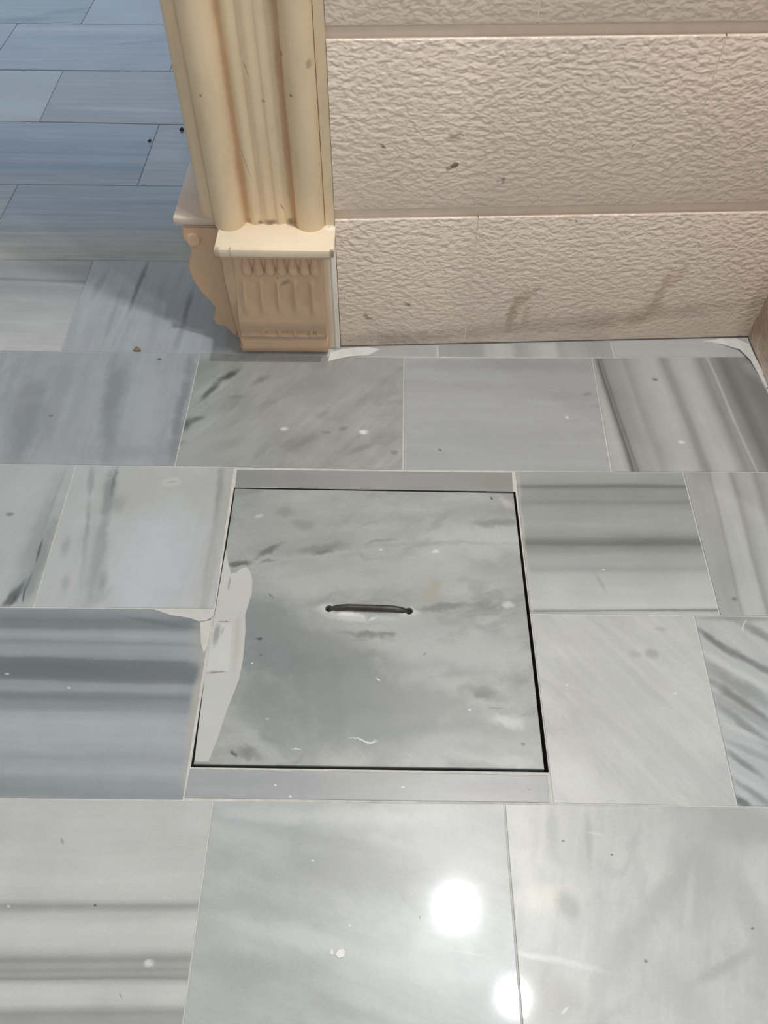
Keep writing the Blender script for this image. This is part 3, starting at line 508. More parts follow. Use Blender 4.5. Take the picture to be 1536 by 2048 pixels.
class NT:
    def __init__(s, name):
        s.m = bpy.data.materials.new(name)
        s.m.use_nodes = True
        s.t = s.m.node_tree
        s.t.nodes.clear()

    def n(s, kind, **k):
        nd = s.t.nodes.new(kind)
        for a, v in k.items():
            if a.startswith('i_'):
                nd.inputs[a[2:]].default_value = v
            else:
                setattr(nd, a, v)
        return nd

    def l(s, a, b):
        s.t.links.new(a, b)

    def noise(s, vec, scale, detail=4, rough=.55, dist=0.0):
        nd = s.n('ShaderNodeTexNoise')
        nd.inputs['Scale'].default_value = scale
        nd.inputs['Detail'].default_value = detail
        nd.inputs['Roughness'].default_value = rough
        nd.inputs['Distortion'].default_value = dist
        s.l(vec, nd.inputs['Vector'])
        return nd

    def math(s, op, a, b=None, clamp=False):
        nd = s.n('ShaderNodeMath', operation=op, use_clamp=clamp)
        for i, v in enumerate((a, b)):
            if v is None:
                continue
            if isinstance(v, (int, float)):
                nd.inputs[i].default_value = v
            else:
                s.l(v, nd.inputs[i])
        return nd.outputs[0]

    def vmath(s, op, a, b=None):
        nd = s.n('ShaderNodeVectorMath', operation=op)
        for i, v in enumerate((a, b)):
            if v is None:
                continue
            if isinstance(v, (tuple, list)):
                nd.inputs[i].default_value = v
            elif op == 'SCALE' and i == 1:
                nd.inputs['Scale'].default_value = v
            else:
                s.l(v, nd.inputs[i])
        return nd.outputs['Value'] if op == 'LENGTH' else nd.outputs[0]

    def mix(s, fac, a, b, mode='MIX'):
        nd = s.n('ShaderNodeMix', data_type='RGBA', blend_type=mode)
        for sock, v in ((nd.inputs[0], fac), (nd.inputs[6], a), (nd.inputs[7], b)):
            if isinstance(v, (int, float)):
                sock.default_value = v
            elif isinstance(v, tuple):
                sock.default_value = (v[0], v[1], v[2], 1)
            else:
                s.l(v, sock)
        return nd.outputs[2]

    def mapr(s, v, a, b, c, d, smooth=False):
        nd = s.n('ShaderNodeMapRange')
        nd.clamp = True
        if smooth:
            nd.interpolation_type = 'SMOOTHSTEP'
        s.l(v, nd.inputs[0])
        for i, x in enumerate((a, b, c, d)):
            nd.inputs[i + 1].default_value = x
        return nd.outputs[0]

    def mapping(s, vec, loc=(0, 0, 0), rot=(0, 0, 0), sc=(1, 1, 1), kind='POINT'):
        nd = s.n('ShaderNodeMapping', vector_type=kind)
        nd.inputs['Location'].default_value = loc
        nd.inputs['Rotation'].default_value = rot
        nd.inputs['Scale'].default_value = sc
        s.l(vec, nd.inputs['Vector'])
        return nd.outputs[0]

    def warp(s, vec, scale, amp, detail=3):
        nz = s.noise(vec, scale, detail)
        d = s.vmath('SUBTRACT', nz.outputs['Color'], (.5, .5, .5))
        d = s.vmath('SCALE', d, amp)
        return s.vmath('ADD', vec, d)

    def streaks(s, vec, base, feats, jit=22):
        c = base
        jn = s.math('MULTIPLY', s.math('SUBTRACT', s.noise(vec, jit, 4, .55).outputs[0], .5), 1.7) if feats else None
        for (cx, cy, an, a, b, rgb, st) in feats:
            v = s.mapping(vec, (cx, cy, 0), (0, 0, an), (max(a, 1e-4), max(b, 1e-4), 1), 'TEXTURE')
            L = s.vmath('LENGTH', v)
            if min(a, b) > .0035:
                fac = s.mapr(s.math('ADD', L, jn), 1.5, .25, 0.0, min(1.0, st * 1.2), True)
            else:
                fac = s.mapr(L, .95, .3, 0.0, st * .9, True)
            c = s.mix(fac, c, tuple(rgb))
        return c

    def ramp(s, fac, stops, interp='LINEAR'):
        nd = s.n('ShaderNodeValToRGB')
        e = nd.color_ramp.elements
        nd.color_ramp.interpolation = interp
        while len(e) > 1:
            e.remove(e[-1])
        for i, (p, cc) in enumerate(stops):
            el = e[0] if i == 0 else e.new(p)
            el.position = p
            el.color = (cc[0], cc[1], cc[2], 1)
        s.l(fac, nd.inputs[0])
        return nd.outputs[0]

    def out(s, color, rough, bump=None, spec=.5, metal=0.0, coat=0.0, coat_rough=.05):
        p = s.n('ShaderNodeBsdfPrincipled')
        o = s.n('ShaderNodeOutputMaterial')
        for sock, v in ((p.inputs['Base Color'], color), (p.inputs['Roughness'], rough)):
            if isinstance(v, (int, float)):
                sock.default_value = v
            elif isinstance(v, tuple):
                sock.default_value = (v[0], v[1], v[2], 1)
            else:
                s.l(v, sock)
        p.inputs['Specular IOR Level'].default_value = spec
        p.inputs['Metallic'].default_value = metal
        p.inputs['Coat Weight'].default_value = coat
        p.inputs['Coat Roughness'].default_value = coat_rough
        if bump is not None:
            s.l(bump, p.inputs['Normal'])
        s.l(p.outputs[0], o.inputs[0])
        return s.m

    def bump(s, h, dist, strength=1.0, normal=None):
        b = s.n('ShaderNodeBump')
        b.inputs['Strength'].default_value = strength
        b.inputs['Distance'].default_value = dist
        s.l(h, b.inputs['Height'])
        if normal is not None:
            s.l(normal, b.inputs['Normal'])
        return b.outputs[0]


ALB = 0.92


def marble(T, seed):
    """polished veined marble: bands along the vein direction, cloudy noise and single veins and marks of this slab"""
    t = NT('marble_' + T['name'])
    tc = t.n('ShaderNodeTexCoord').outputs['Object']
    off = t.vmath('ADD', tc, (seed * 3.17, seed * 1.73, seed * .61))
    nz = t.noise(off, 9, 4)
    wv = t.vmath('SCALE', t.vmath('SUBTRACT', nz.outputs['Color'], (.5, .5, .5)), T['warp'])
    nz2 = t.noise(off, 55, 3)
    wv2 = t.vmath('SCALE', t.vmath('SUBTRACT', nz2.outputs['Color'], (.5, .5, .5)), T['warp'] * .55)
    vec = t.vmath('ADD', t.vmath('ADD', tc, wv), wv2)
    base = tuple(c * ALB for c in T['base'])
    col = base
    an = T['ang']
    if 'scan' in T:
        sc = T['scan']
        s0, s1 = sc[0][0], sc[-1][0]
        rot = t.mapping(tc, (0, 0, 0), (0, 0, -an))
        sx = t.n('ShaderNodeSeparateXYZ')
        t.l(rot, sx.inputs[0])
        # bands wander slowly along their length
        st = t.mapping(off, (0, 0, 0), (0, 0, an), (1 / 1.6, 1 / 14, 1), 'TEXTURE')
        wn = t.noise(st, 3.2, 4)
        fine = t.noise(off, 130, 2)
        sv = t.math('ADD', sx.outputs[1], t.math('MULTIPLY', t.math('SUBTRACT', wn.outputs[0], .5), T['bw'] * 2.2))
        sv = t.math('ADD', sv, t.math('MULTIPLY', t.math('SUBTRACT', fine.outputs[0], .5), T['bw'] * .5))
        fac = t.mapr(sv, s0, s1, 0, 1)
        stops = [((s - s0) / (s1 - s0), tuple(c * ALB for c in cc)) for s, cc in sc][:32]
        col = t.ramp(fac, stops)
    # fine streaks along the vein, then soft clouds
    ss = T.get('ss', (3.0, 34))
    stv = t.mapping(vec, (0, 0, 0), (0, 0, an), (1 / ss[0], 1 / ss[1], .3), 'TEXTURE')
    sn = t.noise(t.vmath('ADD', stv, (seed * 2.3, seed * 5.1, 0)), 1.6, 5, .62)
    k = T['streak']
    a = t.mapr(sn.outputs[0], .25, .75, 1 - 1.5 * k, 1 + 1.5 * k)
    cn = t.noise(off, 14, 5, .6)
    b = t.mapr(cn.outputs[0], .25, .75, 1 - 1.2 * T['cloud'], 1 + 1.2 * T['cloud'])
    g = t.math('MULTIPLY', a, b)
    vk = T.get('vein', 0.0)
    if vk:
        vv = t.mapping(t.warp(off, 6, .10, 4), (0, 0, 0), (0, 0, an), (1 / 4.5, 1 / 11, 1), 'TEXTURE')
        v1 = t.noise(vv, 1.0, 4, .55)
        rdg = t.math('ABSOLUTE', t.math('SUBTRACT', v1.outputs[0], .5))
        line = t.mapr(rdg, 0.0, .055, 1, 0, True)
        msk = t.mapr(t.noise(off, 8, 3).outputs[0], .40, .64, .0, 1, True)
        g = t.math('MULTIPLY', g, t.math('SUBTRACT', 1.0, t.math('MULTIPLY', t.math('MULTIPLY', line, msk), vk)))
        fb = t.noise(t.mapping(t.warp(off, 10, .05, 4), (0, 0, 0), (0, 0, an), (1 / 9, 1 / 22, 1), 'TEXTURE'), 1.0, 6, .65)
        g = t.math('MULTIPLY', g, t.mapr(fb.outputs[0], .25, .75, 1 - vk * .8, 1 + vk * .5))
    cb = t.n('ShaderNodeCombineXYZ')
    for i in range(3):
        t.l(g, cb.inputs[i])
    col = t.mix(1.0, col, cb.outputs[0], 'MULTIPLY')
    col = t.streaks(vec, col, [(x, y, aa, l, w, tuple(c * ALB for c in rgb), st) for x, y, aa, l, w, rgb, st in T['f']])
    # crystal grain and a few specks
    gr = t.noise(off, 420, 2)
    gm = t.mapr(gr.outputs[0], .3, .7, .965, 1.035)
    cb2 = t.n('ShaderNodeCombineXYZ')
    for i in range(3):
        t.l(gm, cb2.inputs[i])
    col = t.mix(1.0, col, cb2.outputs[0], 'MULTIPLY')
    sm = t.noise(off, 7, 5, .7)
    rough = t.mapr(sm.outputs[0], .3, .75, ROUGH[0], ROUGH[1])
    ub = t.noise(off, 5, 2)
    bp = t.bump(ub.outputs[0], .0012, .25)
    return t.out(col, rough, bp, spec=.5, coat=.45, coat_rough=.066)


ROUGH = (.29, .42)


def stone_wall(name, stains=(), seed=0.0, rgb=(.80, .665, .55), axes=(0, 2)):
    """glossy cream paint over split-face blocks"""
    t = NT(name)
    tc = t.n('ShaderNodeTexCoord').outputs['Object']
    sx = t.n('ShaderNodeSeparateXYZ')
    t.l(tc, sx.inputs[0])
    cb = t.n('ShaderNodeCombineXYZ')
    t.l(sx.outputs[axes[0]], cb.inputs[0])
    t.l(sx.outputs[axes[1]], cb.inputs[1])
    flat = cb.outputs[0]
    off = t.vmath('ADD', flat, (seed, seed * .7, 0))
    sv = t.mapping(t.warp(off, 20, .008, 2), (0, 0, 0), (0, 0, .2), (78, 112, 1))
    n1 = t.noise(sv, 1.0, 1.0, .5, .15)
    n2 = t.noise(t.mapping(off, (0, 0, 0), (0, 0, -.3), (44, 80, 1)), 1.3, 1.0, .5, .3)
    h = t.math('ADD', n1.outputs[0], t.math('MULTIPLY', n2.outputs[0], .6))
    big = t.noise(off, 6, 3)
    c1 = t.mix(t.mapr(big.outputs[0], .3, .7, 0, 1), tuple(v * .96 for v in rgb), (rgb[0] * 1.03, rgb[1] * 1.02, rgb[2] * 1.0))
    wv = t.warp(flat, 60, .03, 5)
    c1 = t.streaks(wv, c1, stains)
    bp = t.bump(h, .0040, 1.0)
    return t.out(c1, .21, bp, spec=.5)


def paint(name, rgb, rough=.42, spots=(), dirt=.0, dirt_rgb=(.30, .20, .12), axes=(0, 2)):
    t = NT(name)
    tc = t.n('ShaderNodeTexCoord').outputs['Object']
    n1 = t.noise(tc, 7, 4)
    c1 = t.mix(t.mapr(n1.outputs[0], .3, .7, 0, 1), tuple(v * .94 for v in rgb), tuple(min(.9, v * 1.05) for v in rgb))
    if dirt > 0:
        n2 = t.noise(t.mapping(tc, (0, 0, 0), (0, 0, 0), (30, 30, 9)), 1.0, 5, .7)
        c1 = t.mix(t.mapr(n2.outputs[0], .5, .8, 0, dirt), c1, dirt_rgb)
    if spots:
        sx = t.n('ShaderNodeSeparateXYZ')
        t.l(tc, sx.inputs[0])
        cb = t.n('ShaderNodeCombineXYZ')
        t.l(sx.outputs[axes[0]], cb.inputs[0])
        t.l(sx.outputs[axes[1]], cb.inputs[1])
        c1 = t.streaks(t.warp(cb.outputs[0], 220, .004), c1, spots)
    n3 = t.noise(tc, 90, 3)
    return t.out(c1, rough, t.bump(n3.outputs[0], .0006, .6))


def plain(name, rgb, rough=.6, bumps=None, var=.1, metal=0.0):
    t = NT(name)
    tc = t.n('ShaderNodeTexCoord').outputs['Object']
    n1 = t.noise(tc, 40, 5)
    c1 = t.mix(t.mapr(n1.outputs[0], .3, .7, 0, 1), tuple(v * (1 - var) for v in rgb), tuple(v * (1 + var) for v in rgb))
    bp = None
    if bumps:
        n2 = t.noise(tc, bumps[0], 4)
        bp = t.bump(n2.outputs[0], bumps[1])
    return t.out(c1, rough, bp, metal=metal)


# ------------------------------------------------------------------ mesh helpers
def obj(name, bm, mat, parent=None, loc=None, smooth=False):
    me = bpy.data.meshes.new(name)
    bmesh.ops.recalc_face_normals(bm, faces=bm.faces)
    bm.to_mesh(me)
    bm.free()
    me.materials.append(mat)
    if smooth:
        for p in me.polygons:
            p.use_smooth = True
    o = bpy.data.objects.new(name, me)
    COL.objects.link(o)
    if loc is not None:
        o.location = loc
    if parent is not None:
        o.parent = parent
        o.matrix_parent_inverse = Matrix.Identity(4)
    return o


def empty(name, loc, label, cat, rotz=0.0):
    o = bpy.data.objects.new(name, None)
    COL.objects.link(o)
    o.location = loc
    o.rotation_euler = (0, 0, rotz)
    o.empty_display_size = .05
    o['label'] = label
    o['category'] = cat
    return o


def prism_bm(q, z0, z1, bevel=0.0, seg=1, top_only=True):
    bm = bmesh.new()
    lo = [bm.verts.new((x, y, z0)) for x, y in q]
    hi = [bm.verts.new((x, y, z1)) for x, y in q]
    n = len(q)
    top = bm.faces.new(hi)
    bm.faces.new(lo[::-1])
    for i in range(n):
        bm.faces.new((lo[i], lo[(i + 1) % n], hi[(i + 1) % n], hi[i]))
    if bevel > 0:
        ed = list(top.edges) if top_only else list(bm.edges)
        bmesh.ops.bevel(bm, geom=ed, offset=bevel, segments=seg, profile=.5, affect='EDGES')
    return bm


def box_bm(x0, x1, y0, y1, z0, z1, bevel=0.0, seg=2):
    return prism_bm([(x0, y0), (x1, y0), (x1, y1), (x0, y1)], z0, z1, bevel, seg, False)


def extrude_bm(profile, a0, a1, axis, bevel=0.0, n=1):
    """closed profile swept along an axis: 'z' takes (x, y), 'x' takes (y, z), 'y' takes (x, z)"""
    put = {'z': lambda p, a: (p[0], p[1], a), 'x': lambda p, a: (a, p[0], p[1]), 'y': lambda p, a: (p[0], a, p[1])}[axis]
    bm = bmesh.new()
    rings = [[bm.verts.new(put(p, a0 + (a1 - a0) * i / n)) for p in profile] for i in range(n + 1)]
    m = len(profile)
    for i in range(n):
        for k in range(m):
            bm.faces.new((rings[i][k], rings[i][(k + 1) % m], rings[i + 1][(k + 1) % m], rings[i + 1][k]))
    e0 = bm.faces.new(rings[0][::-1])
    e1 = bm.faces.new(rings[-1])
    bm.normal_update()
    if bevel:
        bmesh.ops.bevel(bm, geom=list(e0.edges) + list(e1.edges), offset=bevel, segments=2, affect='EDGES')
    return bm


def smooth_by_angle(o, deg=35):
    me = o.data
    for p in me.polygons:
        p.use_smooth = True
    bm = bmesh.new()
    bm.from_mesh(me)
    for e in bm.edges:
        if len(e.link_faces) == 2 and e.calc_face_angle(0) > math.radians(deg):
            e.smooth = False
    bm.to_mesh(me)
    bm.free()


def arc(cx, cy, rx, ry, a0, a1, n):
    return [(cx + rx * math.cos(math.radians(a0 + (a1 - a0) * i / n)), cy + ry * math.sin(math.radians(a0 + (a1 - a0) * i / n))) for i in range(n + 1)]


# ------------------------------------------------------------------ floor
t = NT('grout')
tc = t.n('ShaderNodeTexCoord').outputs['Object']
gn = t.noise(tc, 60, 5)
sx = t.n('ShaderNodeSeparateXYZ')
t.l(tc, sx.inputs[0])
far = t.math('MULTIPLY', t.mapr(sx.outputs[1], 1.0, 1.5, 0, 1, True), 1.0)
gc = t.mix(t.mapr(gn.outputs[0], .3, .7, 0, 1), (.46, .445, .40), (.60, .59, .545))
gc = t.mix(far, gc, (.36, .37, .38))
GROUT = t.out(gc, .85)
PITM = plain('pit_soil', (.06, .05, .042), .95)
MORTAR = plain('mortar', (.52, .51, .47), .8, (160, .0008), .08)
CEMENT = plain('white_cement', (.60, .59, .56), .85, (140, .002), .1)

ZB = -0.0011
bm = bmesh.new()
out = [(-4.0, -4.0), (2.6, -4.0), (2.6, 7.5), (-4.0, 7.5)]
pit = SHAPES['pit']
vo = [bm.verts.new((x, y, ZB)) for x, y in out]
vi = [bm.verts.new((x, y, ZB)) for x, y in pit]
vd = [bm.verts.new((x, y, -.0325)) for x, y in pit]
for i in range(4):
    j = (i + 1) % 4
    bm.faces.new((vo[i], vo[j], vi[j], vi[i]))
    fw = bm.faces.new((vi[i], vi[j], vd[j], vd[i]))
    fw.material_index = 1
fb = bm.faces.new(vd)
fb.material_index = 1
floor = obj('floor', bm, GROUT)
floor.data.materials.append(PITM)
floor['kind'] = 'structure'


def add_tile(T, seed, name='marble_tile', parent=floor, z=0.0, th=.012, bevel=.0007):
    bm = prism_bm(T['q'], -th, 0.0, bevel, 2)
    return obj(name, bm, marble(T, seed), parent, (T['o'][0], T['o'][1], z))


for i, T in enumerate(TILES):
    add_tile(T, i + 1, z=random.uniform(-.0002, .0003))
for i, k in enumerate(('top', 'bot')):
    add_tile(SLABS[k], 61 + i, name='border_strip')
# tiles beyond the photograph's edge share three plain slabs of the same stone
spare = [marble(dict(name='spare_%d' % i, base=b, ang=a, cloud=.06, warp=.012, bw=.005, streak=.1, f=[]), 80 + i) for i, (b, a) in enumerate((((.37, .38, .38), 0), ((.44, .45, .44), 1.4), ((.40, .41, .42), .5)))]


def spare_row(y0, y1, x0, x1, start):
    x = x0
    k = start
    while x < x1 - .05:
        xe = min(x + .405, x1)
        w, h = (xe - x) / 2 - .0013, (y1 - y0) / 2 - .0013
        obj('marble_tile', prism_bm([(-w, -h), (w, -h), (w, h), (-w, h)], -.012, 0, .0009, 1), spare[k % 3], floor, ((x + xe) / 2, (y0 + y1) / 2, 0))
        x = xe
        k += 1


for y0, y1, xl in ((.022, .326, -1.04), (.326, .625, -1.08), (.625, .922, -1.37), (.922, 1.225, -1.2), (1.225, 1.53, -1.48), (1.53, 1.838, -1.33), (1.838, 2.15, -1.53), (2.15, 2.45, -1.38), (2.45, 2.775, -1.6), (2.775, 3.08, -1.4)):
    spare_row(y0, y1, xl - .81, xl, int(y0 * 10))
for j in range(4):
    spare_row(3.08 + .305 * j, 3.385 + .305 * j, -2.2 + .2 * (j % 2), -.2, j)
for j in range(3):
    spare_row(-.585 - .305 * j, -.28 - .305 * j, -1.3 + .2 * (j % 2), .74, j)

# mortar repairs on the floor
for k, z in (('mortar', .0006), ('mortar2', .0004)):
    obj('mortar_patch', prism_bm(SHAPES[k], -.002, z, .0003, 1), MORTAR, floor)


def smear(q, h):
    bm = prism_bm(q, -.003, h, h * .8, 2)
    return obj('cement_smear', bm, CEMENT, floor)


smear(SHAPES['smearL'], .0012)
smear(SHAPES['smearR'], .004)

# ------------------------------------------------------------------ back wall of painted split-face blocks
ROT = math.radians(2.93)


def course_blocks(parent, rows, mats, depth=.0085):
    for z0, z1, cuts, k in rows:
        for a, b in zip(cuts[:-1], cuts[1:]):
            if a > 0:
                obj('block_joint', box_bm(a - .0012, a + .0012, .0004, depth, z0 + .003, z1 - .003), joint_m, parent)
            g = .0011
            bm = bmesh.new()
            bv = .0032
            # front of the block: face set back to its rounded arrises
            bm2 = box_bm(a + g, b - g, 0.0, depth + .004, z0, z1, 0)
            fr = [fc for fc in bm2.faces if all(abs(v.co.y) < 1e-6 for v in fc.verts)]
            hz = [e for e in fr[0].edges if abs(e.verts[0].co.z - e.verts[1].co.z) < 1e-6]
            bmesh.ops.bevel(bm2, geom=hz, offset=bv, segments=3, profile=.5, affect='EDGES')
            bm.free()
            o = obj('wall_block', bm2, mats[k % len(mats)], parent)
            smooth_by_angle(o, 50)
            k += 1


BROWN = (.42, .28, .18)
wall_m = stone_wall('painted_stone', stains=[
    (.357, .105, 1.2, .032, .010, BROWN, .45), (.345, .075, 1.5, .040, .008, BROWN, .4), (.385, .13, .9, .020, .006, BROWN, .4), (.375, .07, 1.6, .03, .008, BROWN, .35),
    (.634, .12, 1.4, .05, .010, BROWN, .4), (.62, .07, .4, .05, .02, BROWN, .3), (.66, .16, 1.3, .03, .008, BROWN, .3), (.55, .045, .2, .08, .015, BROWN, .22),
    (.135, .105, -1.0, .008, .004, (.14, .11, .08), .6), (.06, .075, -.8, .013, .004, (.22, .17, .13), .5), (.075, .06, -.7, .010, .003, (.22, .17, .13), .5),
    (.085, .426, -1.0, .009, .0028, (.06, .055, .05), .8), (.202, .391, 1.0, .007, .004, (.10, .08, .06), .7), (.205, .44, .4, .012, .008, (.33, .24, .18), .4), (.225, .41, 0, .004, .003, (.15, .12, .1), .6),
    (.434, .281, 0, .003, .004, (.08, .08, .06), .8), (.16, .255, 0, .006, .003, (.2, .17, .13), .5), (.50, .42, 1.2, .012, .002, (.2, .17, .14), .5), (.29, .36, -.5, .006, .004, (.14, .12, .1), .5),
    (.45, .05, .1, .40, .018, (.40, .32, .25), .35), (.10, .02, 0, .12, .02, (.36, .29, .23), .4)])
joint_m = plain('painted_joint', (.78, .64, .52), .45, None, .05)
wall = obj('wall_back', box_bm(0.0, .875, .0075, .19, 0.0, HC), joint_m, None, (-.0945, 1.246, 0))
wall.rotation_euler = (0, 0, ROT)
wall['kind'] = 'structure'
rows = [(.0015, .2925, [0, .256, .875], 0), (.3105, .588, [0, .598, .875], 0), (.6055, .888, [0, .31, .875], 0)]
z = .906
i = 0
while z < HC - .05:
    rows.append((z, min(z + .283, HC), [0, .45, .875] if i % 2 else [0, .2, .65, .875], 0))
    z += .301
    i += 1
course_blocks(wall, rows, [wall_m])
# a thin bead of paint and mortar where the wall meets the floor
wr_m = stone_wall('painted_stone_side', stains=[(.05, .06, .4, .10, .05, BROWN, .7), (.12, .12, 1.3, .10, .03, BROWN, .6), (.02, .2, 1.5, .14, .02, BROWN, .6)], seed=4.0)
wallr = obj('wall_right', box_bm(0.0, .55, .0075, .16, 0.0, HC), joint_m, None, (.757, 1.30, 0))
wallr.rotation_euler = (0, 0, -PI / 2)
wallr['kind'] = 'structure'
course_blocks(wallr, [(a, b, [0.0, .35, .55], 0) for a, b, _, _ in rows], [wr_m])
ceil_m = plain('ceiling_paint', (.74, .73, .70), .9)
ceiling = obj('ceiling', box_bm(-4.0, 2.6, -4.0, 7.5, HC, HC + .1), ceil_m)
ceiling['kind'] = 'structure'

# ------------------------------------------------------------------ pilaster at the end of the wall
CREAM = (.73, .57, .375)
DK = (.10, .075, .05)
shaft_m = paint('pilaster_cream', CREAM, .42, spots=[
    (-.161, .57, 1.4, .006, .0032, (.09, .08, .05), .85), (-.150, .515, 0, .0035, .0035, (.08, .07, .05), .8), (-.196, .497, 0, .005, .003, (.10, .09, .06), .7), (-.217, .545, -1.3, .016, .0015, (.15, .11, .07), .6),
    (-.247, .288, 0, .006, .005, (.20, .16, .10), .75), (-.226, .285, 0, .004, .004, (.16, .12, .08), .7), (-.206, .286, 0, .011, .005, (.18, .14, .09), .7), (-.172, .287, 0, .008, .006, (.20, .15, .09), .7),
    (-.288, .515, 0, .003, .003, (.12, .10, .07), .7), (-.185, .315, -1.2, .010, .002, (.12, .09, .06), .7), (-.238, .40, -1.35, .06, .0014, (.28, .20, .12), .5), (-.12, .56, 0, .004, .006, (.25, .2, .13), .5)] + [(x, zc, PI / 2, .42, w, (.60, .39, .23), st) for x, zc, w, st in ((-.2485, .45, .0055, .75), (-.1665, .45, .0060, .95), (-.222, .5, .0035, .5), (-.196, .40, .0035, .5), (-.3085, .45, .005, .6))], dirt=.35, dirt_rgb=(.46, .31, .19))
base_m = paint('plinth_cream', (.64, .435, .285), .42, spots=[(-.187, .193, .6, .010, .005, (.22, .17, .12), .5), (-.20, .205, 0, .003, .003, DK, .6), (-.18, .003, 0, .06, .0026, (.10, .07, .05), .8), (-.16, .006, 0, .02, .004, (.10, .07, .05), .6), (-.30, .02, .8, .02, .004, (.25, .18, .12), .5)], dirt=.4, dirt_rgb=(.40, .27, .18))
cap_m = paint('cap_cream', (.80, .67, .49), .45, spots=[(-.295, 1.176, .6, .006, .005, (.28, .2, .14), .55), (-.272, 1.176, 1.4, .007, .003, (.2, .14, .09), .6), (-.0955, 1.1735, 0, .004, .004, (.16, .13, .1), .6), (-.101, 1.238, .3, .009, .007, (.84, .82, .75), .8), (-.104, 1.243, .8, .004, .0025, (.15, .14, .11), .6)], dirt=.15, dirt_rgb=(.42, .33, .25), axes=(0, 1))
cap_shade_m = paint('cap_cream_shaded', (.66, .54, .44), .5, dirt=.3, dirt_rgb=(.36, .25, .18))  # cap cream made darker: the shaft's shade is put into this colour

pil = empty('pilaster', (0, 0, 0), 'cream painted fluted pilaster on a carved base at the end of the block wall', 'pilaster')
# shaft outline: left face with its bead, big bead, fluted panel, big bead, flat edge to the wall
P = [(-.094, 1.44), (-.30, 1.44)]
P += arc(-.312, 1.415, .025, .025, 90, 270, 10)
P += [(-.310, 1.375), (-.316, 1.352), (-.310, 1.33)]
P += arc(-.312, 1.291, .026, .026, 90, 262, 14)
P += [(-.309, 1.2615)]
P += arc(-.281, 1.2545, .0275, .0285, 180, 360, 20)
for k in range(1, 30):
    s = k / 30
    x = -.2535 + s * .0905
    d = 0.0
    for c0, w0, h0 in ((.20, .13, .009), (.47, .12, .0085), (.68, .10, .006), (.86, .10, .004)):
        d += h0 * math.exp(-((s - c0) / w0) ** 2)
    P.append((x, 1.2555 - d))
P += arc(-.137, 1.2545, .026, .0285, 180, 352, 18)
P += [(-.1105, 1.2475), (-.094, 1.2475)]
sh = obj('shaft', extrude_bm(P[::-1], .281, HC, 'z', n=1), shaft_m, pil)
smooth_by_angle(sh, 40)
obj('core', box_bm(-.300, -.0955, 1.262, 1.44, 0.0, .281), base_m, pil)
cp = obj('base_cap', box_bm(-.2995, -.0925, 1.1725, 1.27, .2665, .281, .0016, 2), cap_m, pil)
smooth_by_angle(cp)
cl = obj('side_cap', box_bm(-.386, -.2985, 1.2655, 1.455, .2665, .281, .0025, 2), cap_shade_m, pil)
smooth_by_angle(cl)
obj('cap_fillet', box_bm(-.292, -.1, 1.178, 1.266, .259, .2668, .001, 1), base_m, pil)

# carved front of the base: scalloped console
NX, NZ = 110, 70
XL, XR = -.272, -.118
prof = [(.262, 1.198), (.25, 1.1985), (.205, 1.1985), (.19, 1.1985), (.16, 1.1985), (.135, 1.199), (.115, 1.2005), (.10, 1.2025), (.085, 1.2065), (.075, 1.2095), (.066, 1.2115), (.062, 1.2125), (.054, 1.2130), (.050, 1.2165)]


def prof_y(z):
    for (za, ya), (zb, yb) in zip(prof[:-1], prof[1:]):
        if zb <= z <= za:
            return ya + (yb - ya) * (za - z) / (za - zb)
    return prof[-1][1]


def sst(a, b, x):
    s = min(1, max(0, (x - a) / (b - a)))
    return s * s * (3 - 2 * s)


bm = bmesh.new()
grid = []
for j in range(NZ + 1):
    z = .262 - (.262 - .050) * j / NZ
    row = []
    for i in range(NX + 1):
        x = XL + (XR - XL) * i / NX
        y = prof_y(z)
        # hollow flutes with sharp ribs between them
        w = sst(.112, .15, z) * (1 - sst(.188, .204, z))
        ph = (x + .197 + .015) / .030
        fr = ph - math.floor(ph)
        y += w * (.0030 - .0085 * math.exp(-((fr - .5) / .17) ** 2))
        y -= .002 * math.exp(-((z - .092) / .014) ** 2)
        # small dark hollows above the lower moulding
        w2 = sst(.0545, .058, z) * (1 - sst(.066, .072, z))
        ph2 = (x - XL - .012) / .0285
        f2 = ph2 - math.floor(ph2)
        inside = 1 if .25 < (x - XL) / (XR - XL) < .88 else .25
        y += w2 * inside * .006 * sst(.08, .2, f2) * (1 - sst(.8, .92, f2))
        lean = -.016 * (1 - (z - .05) / .212)
        fx = x + lean * (1 - i / NX)
        row.append(bm.verts.new((fx, y, z)))
    grid.append(row)
for j in range(NZ):
    for i in range(NX):
        bm.faces.new((grid[j][i], grid[j + 1][i], grid[j + 1][i + 1], grid[j][i + 1]))
# close the console back to the core
back = [[bm.verts.new((row[0].co.x, 1.268, row[0].co.z)), bm.verts.new((row[-1].co.x, 1.268, row[0].co.z))] for row in grid]
for j in range(NZ):
    bm.faces.new((grid[j][0], back[j][0], back[j + 1][0], grid[j + 1][0]))
    bm.faces.new((grid[j][-1], grid[j + 1][-1], back[j + 1][1], back[j][1]))
fc = obj('carved_front', bm, base_m, pil)
smooth_by_angle(fc, 45)
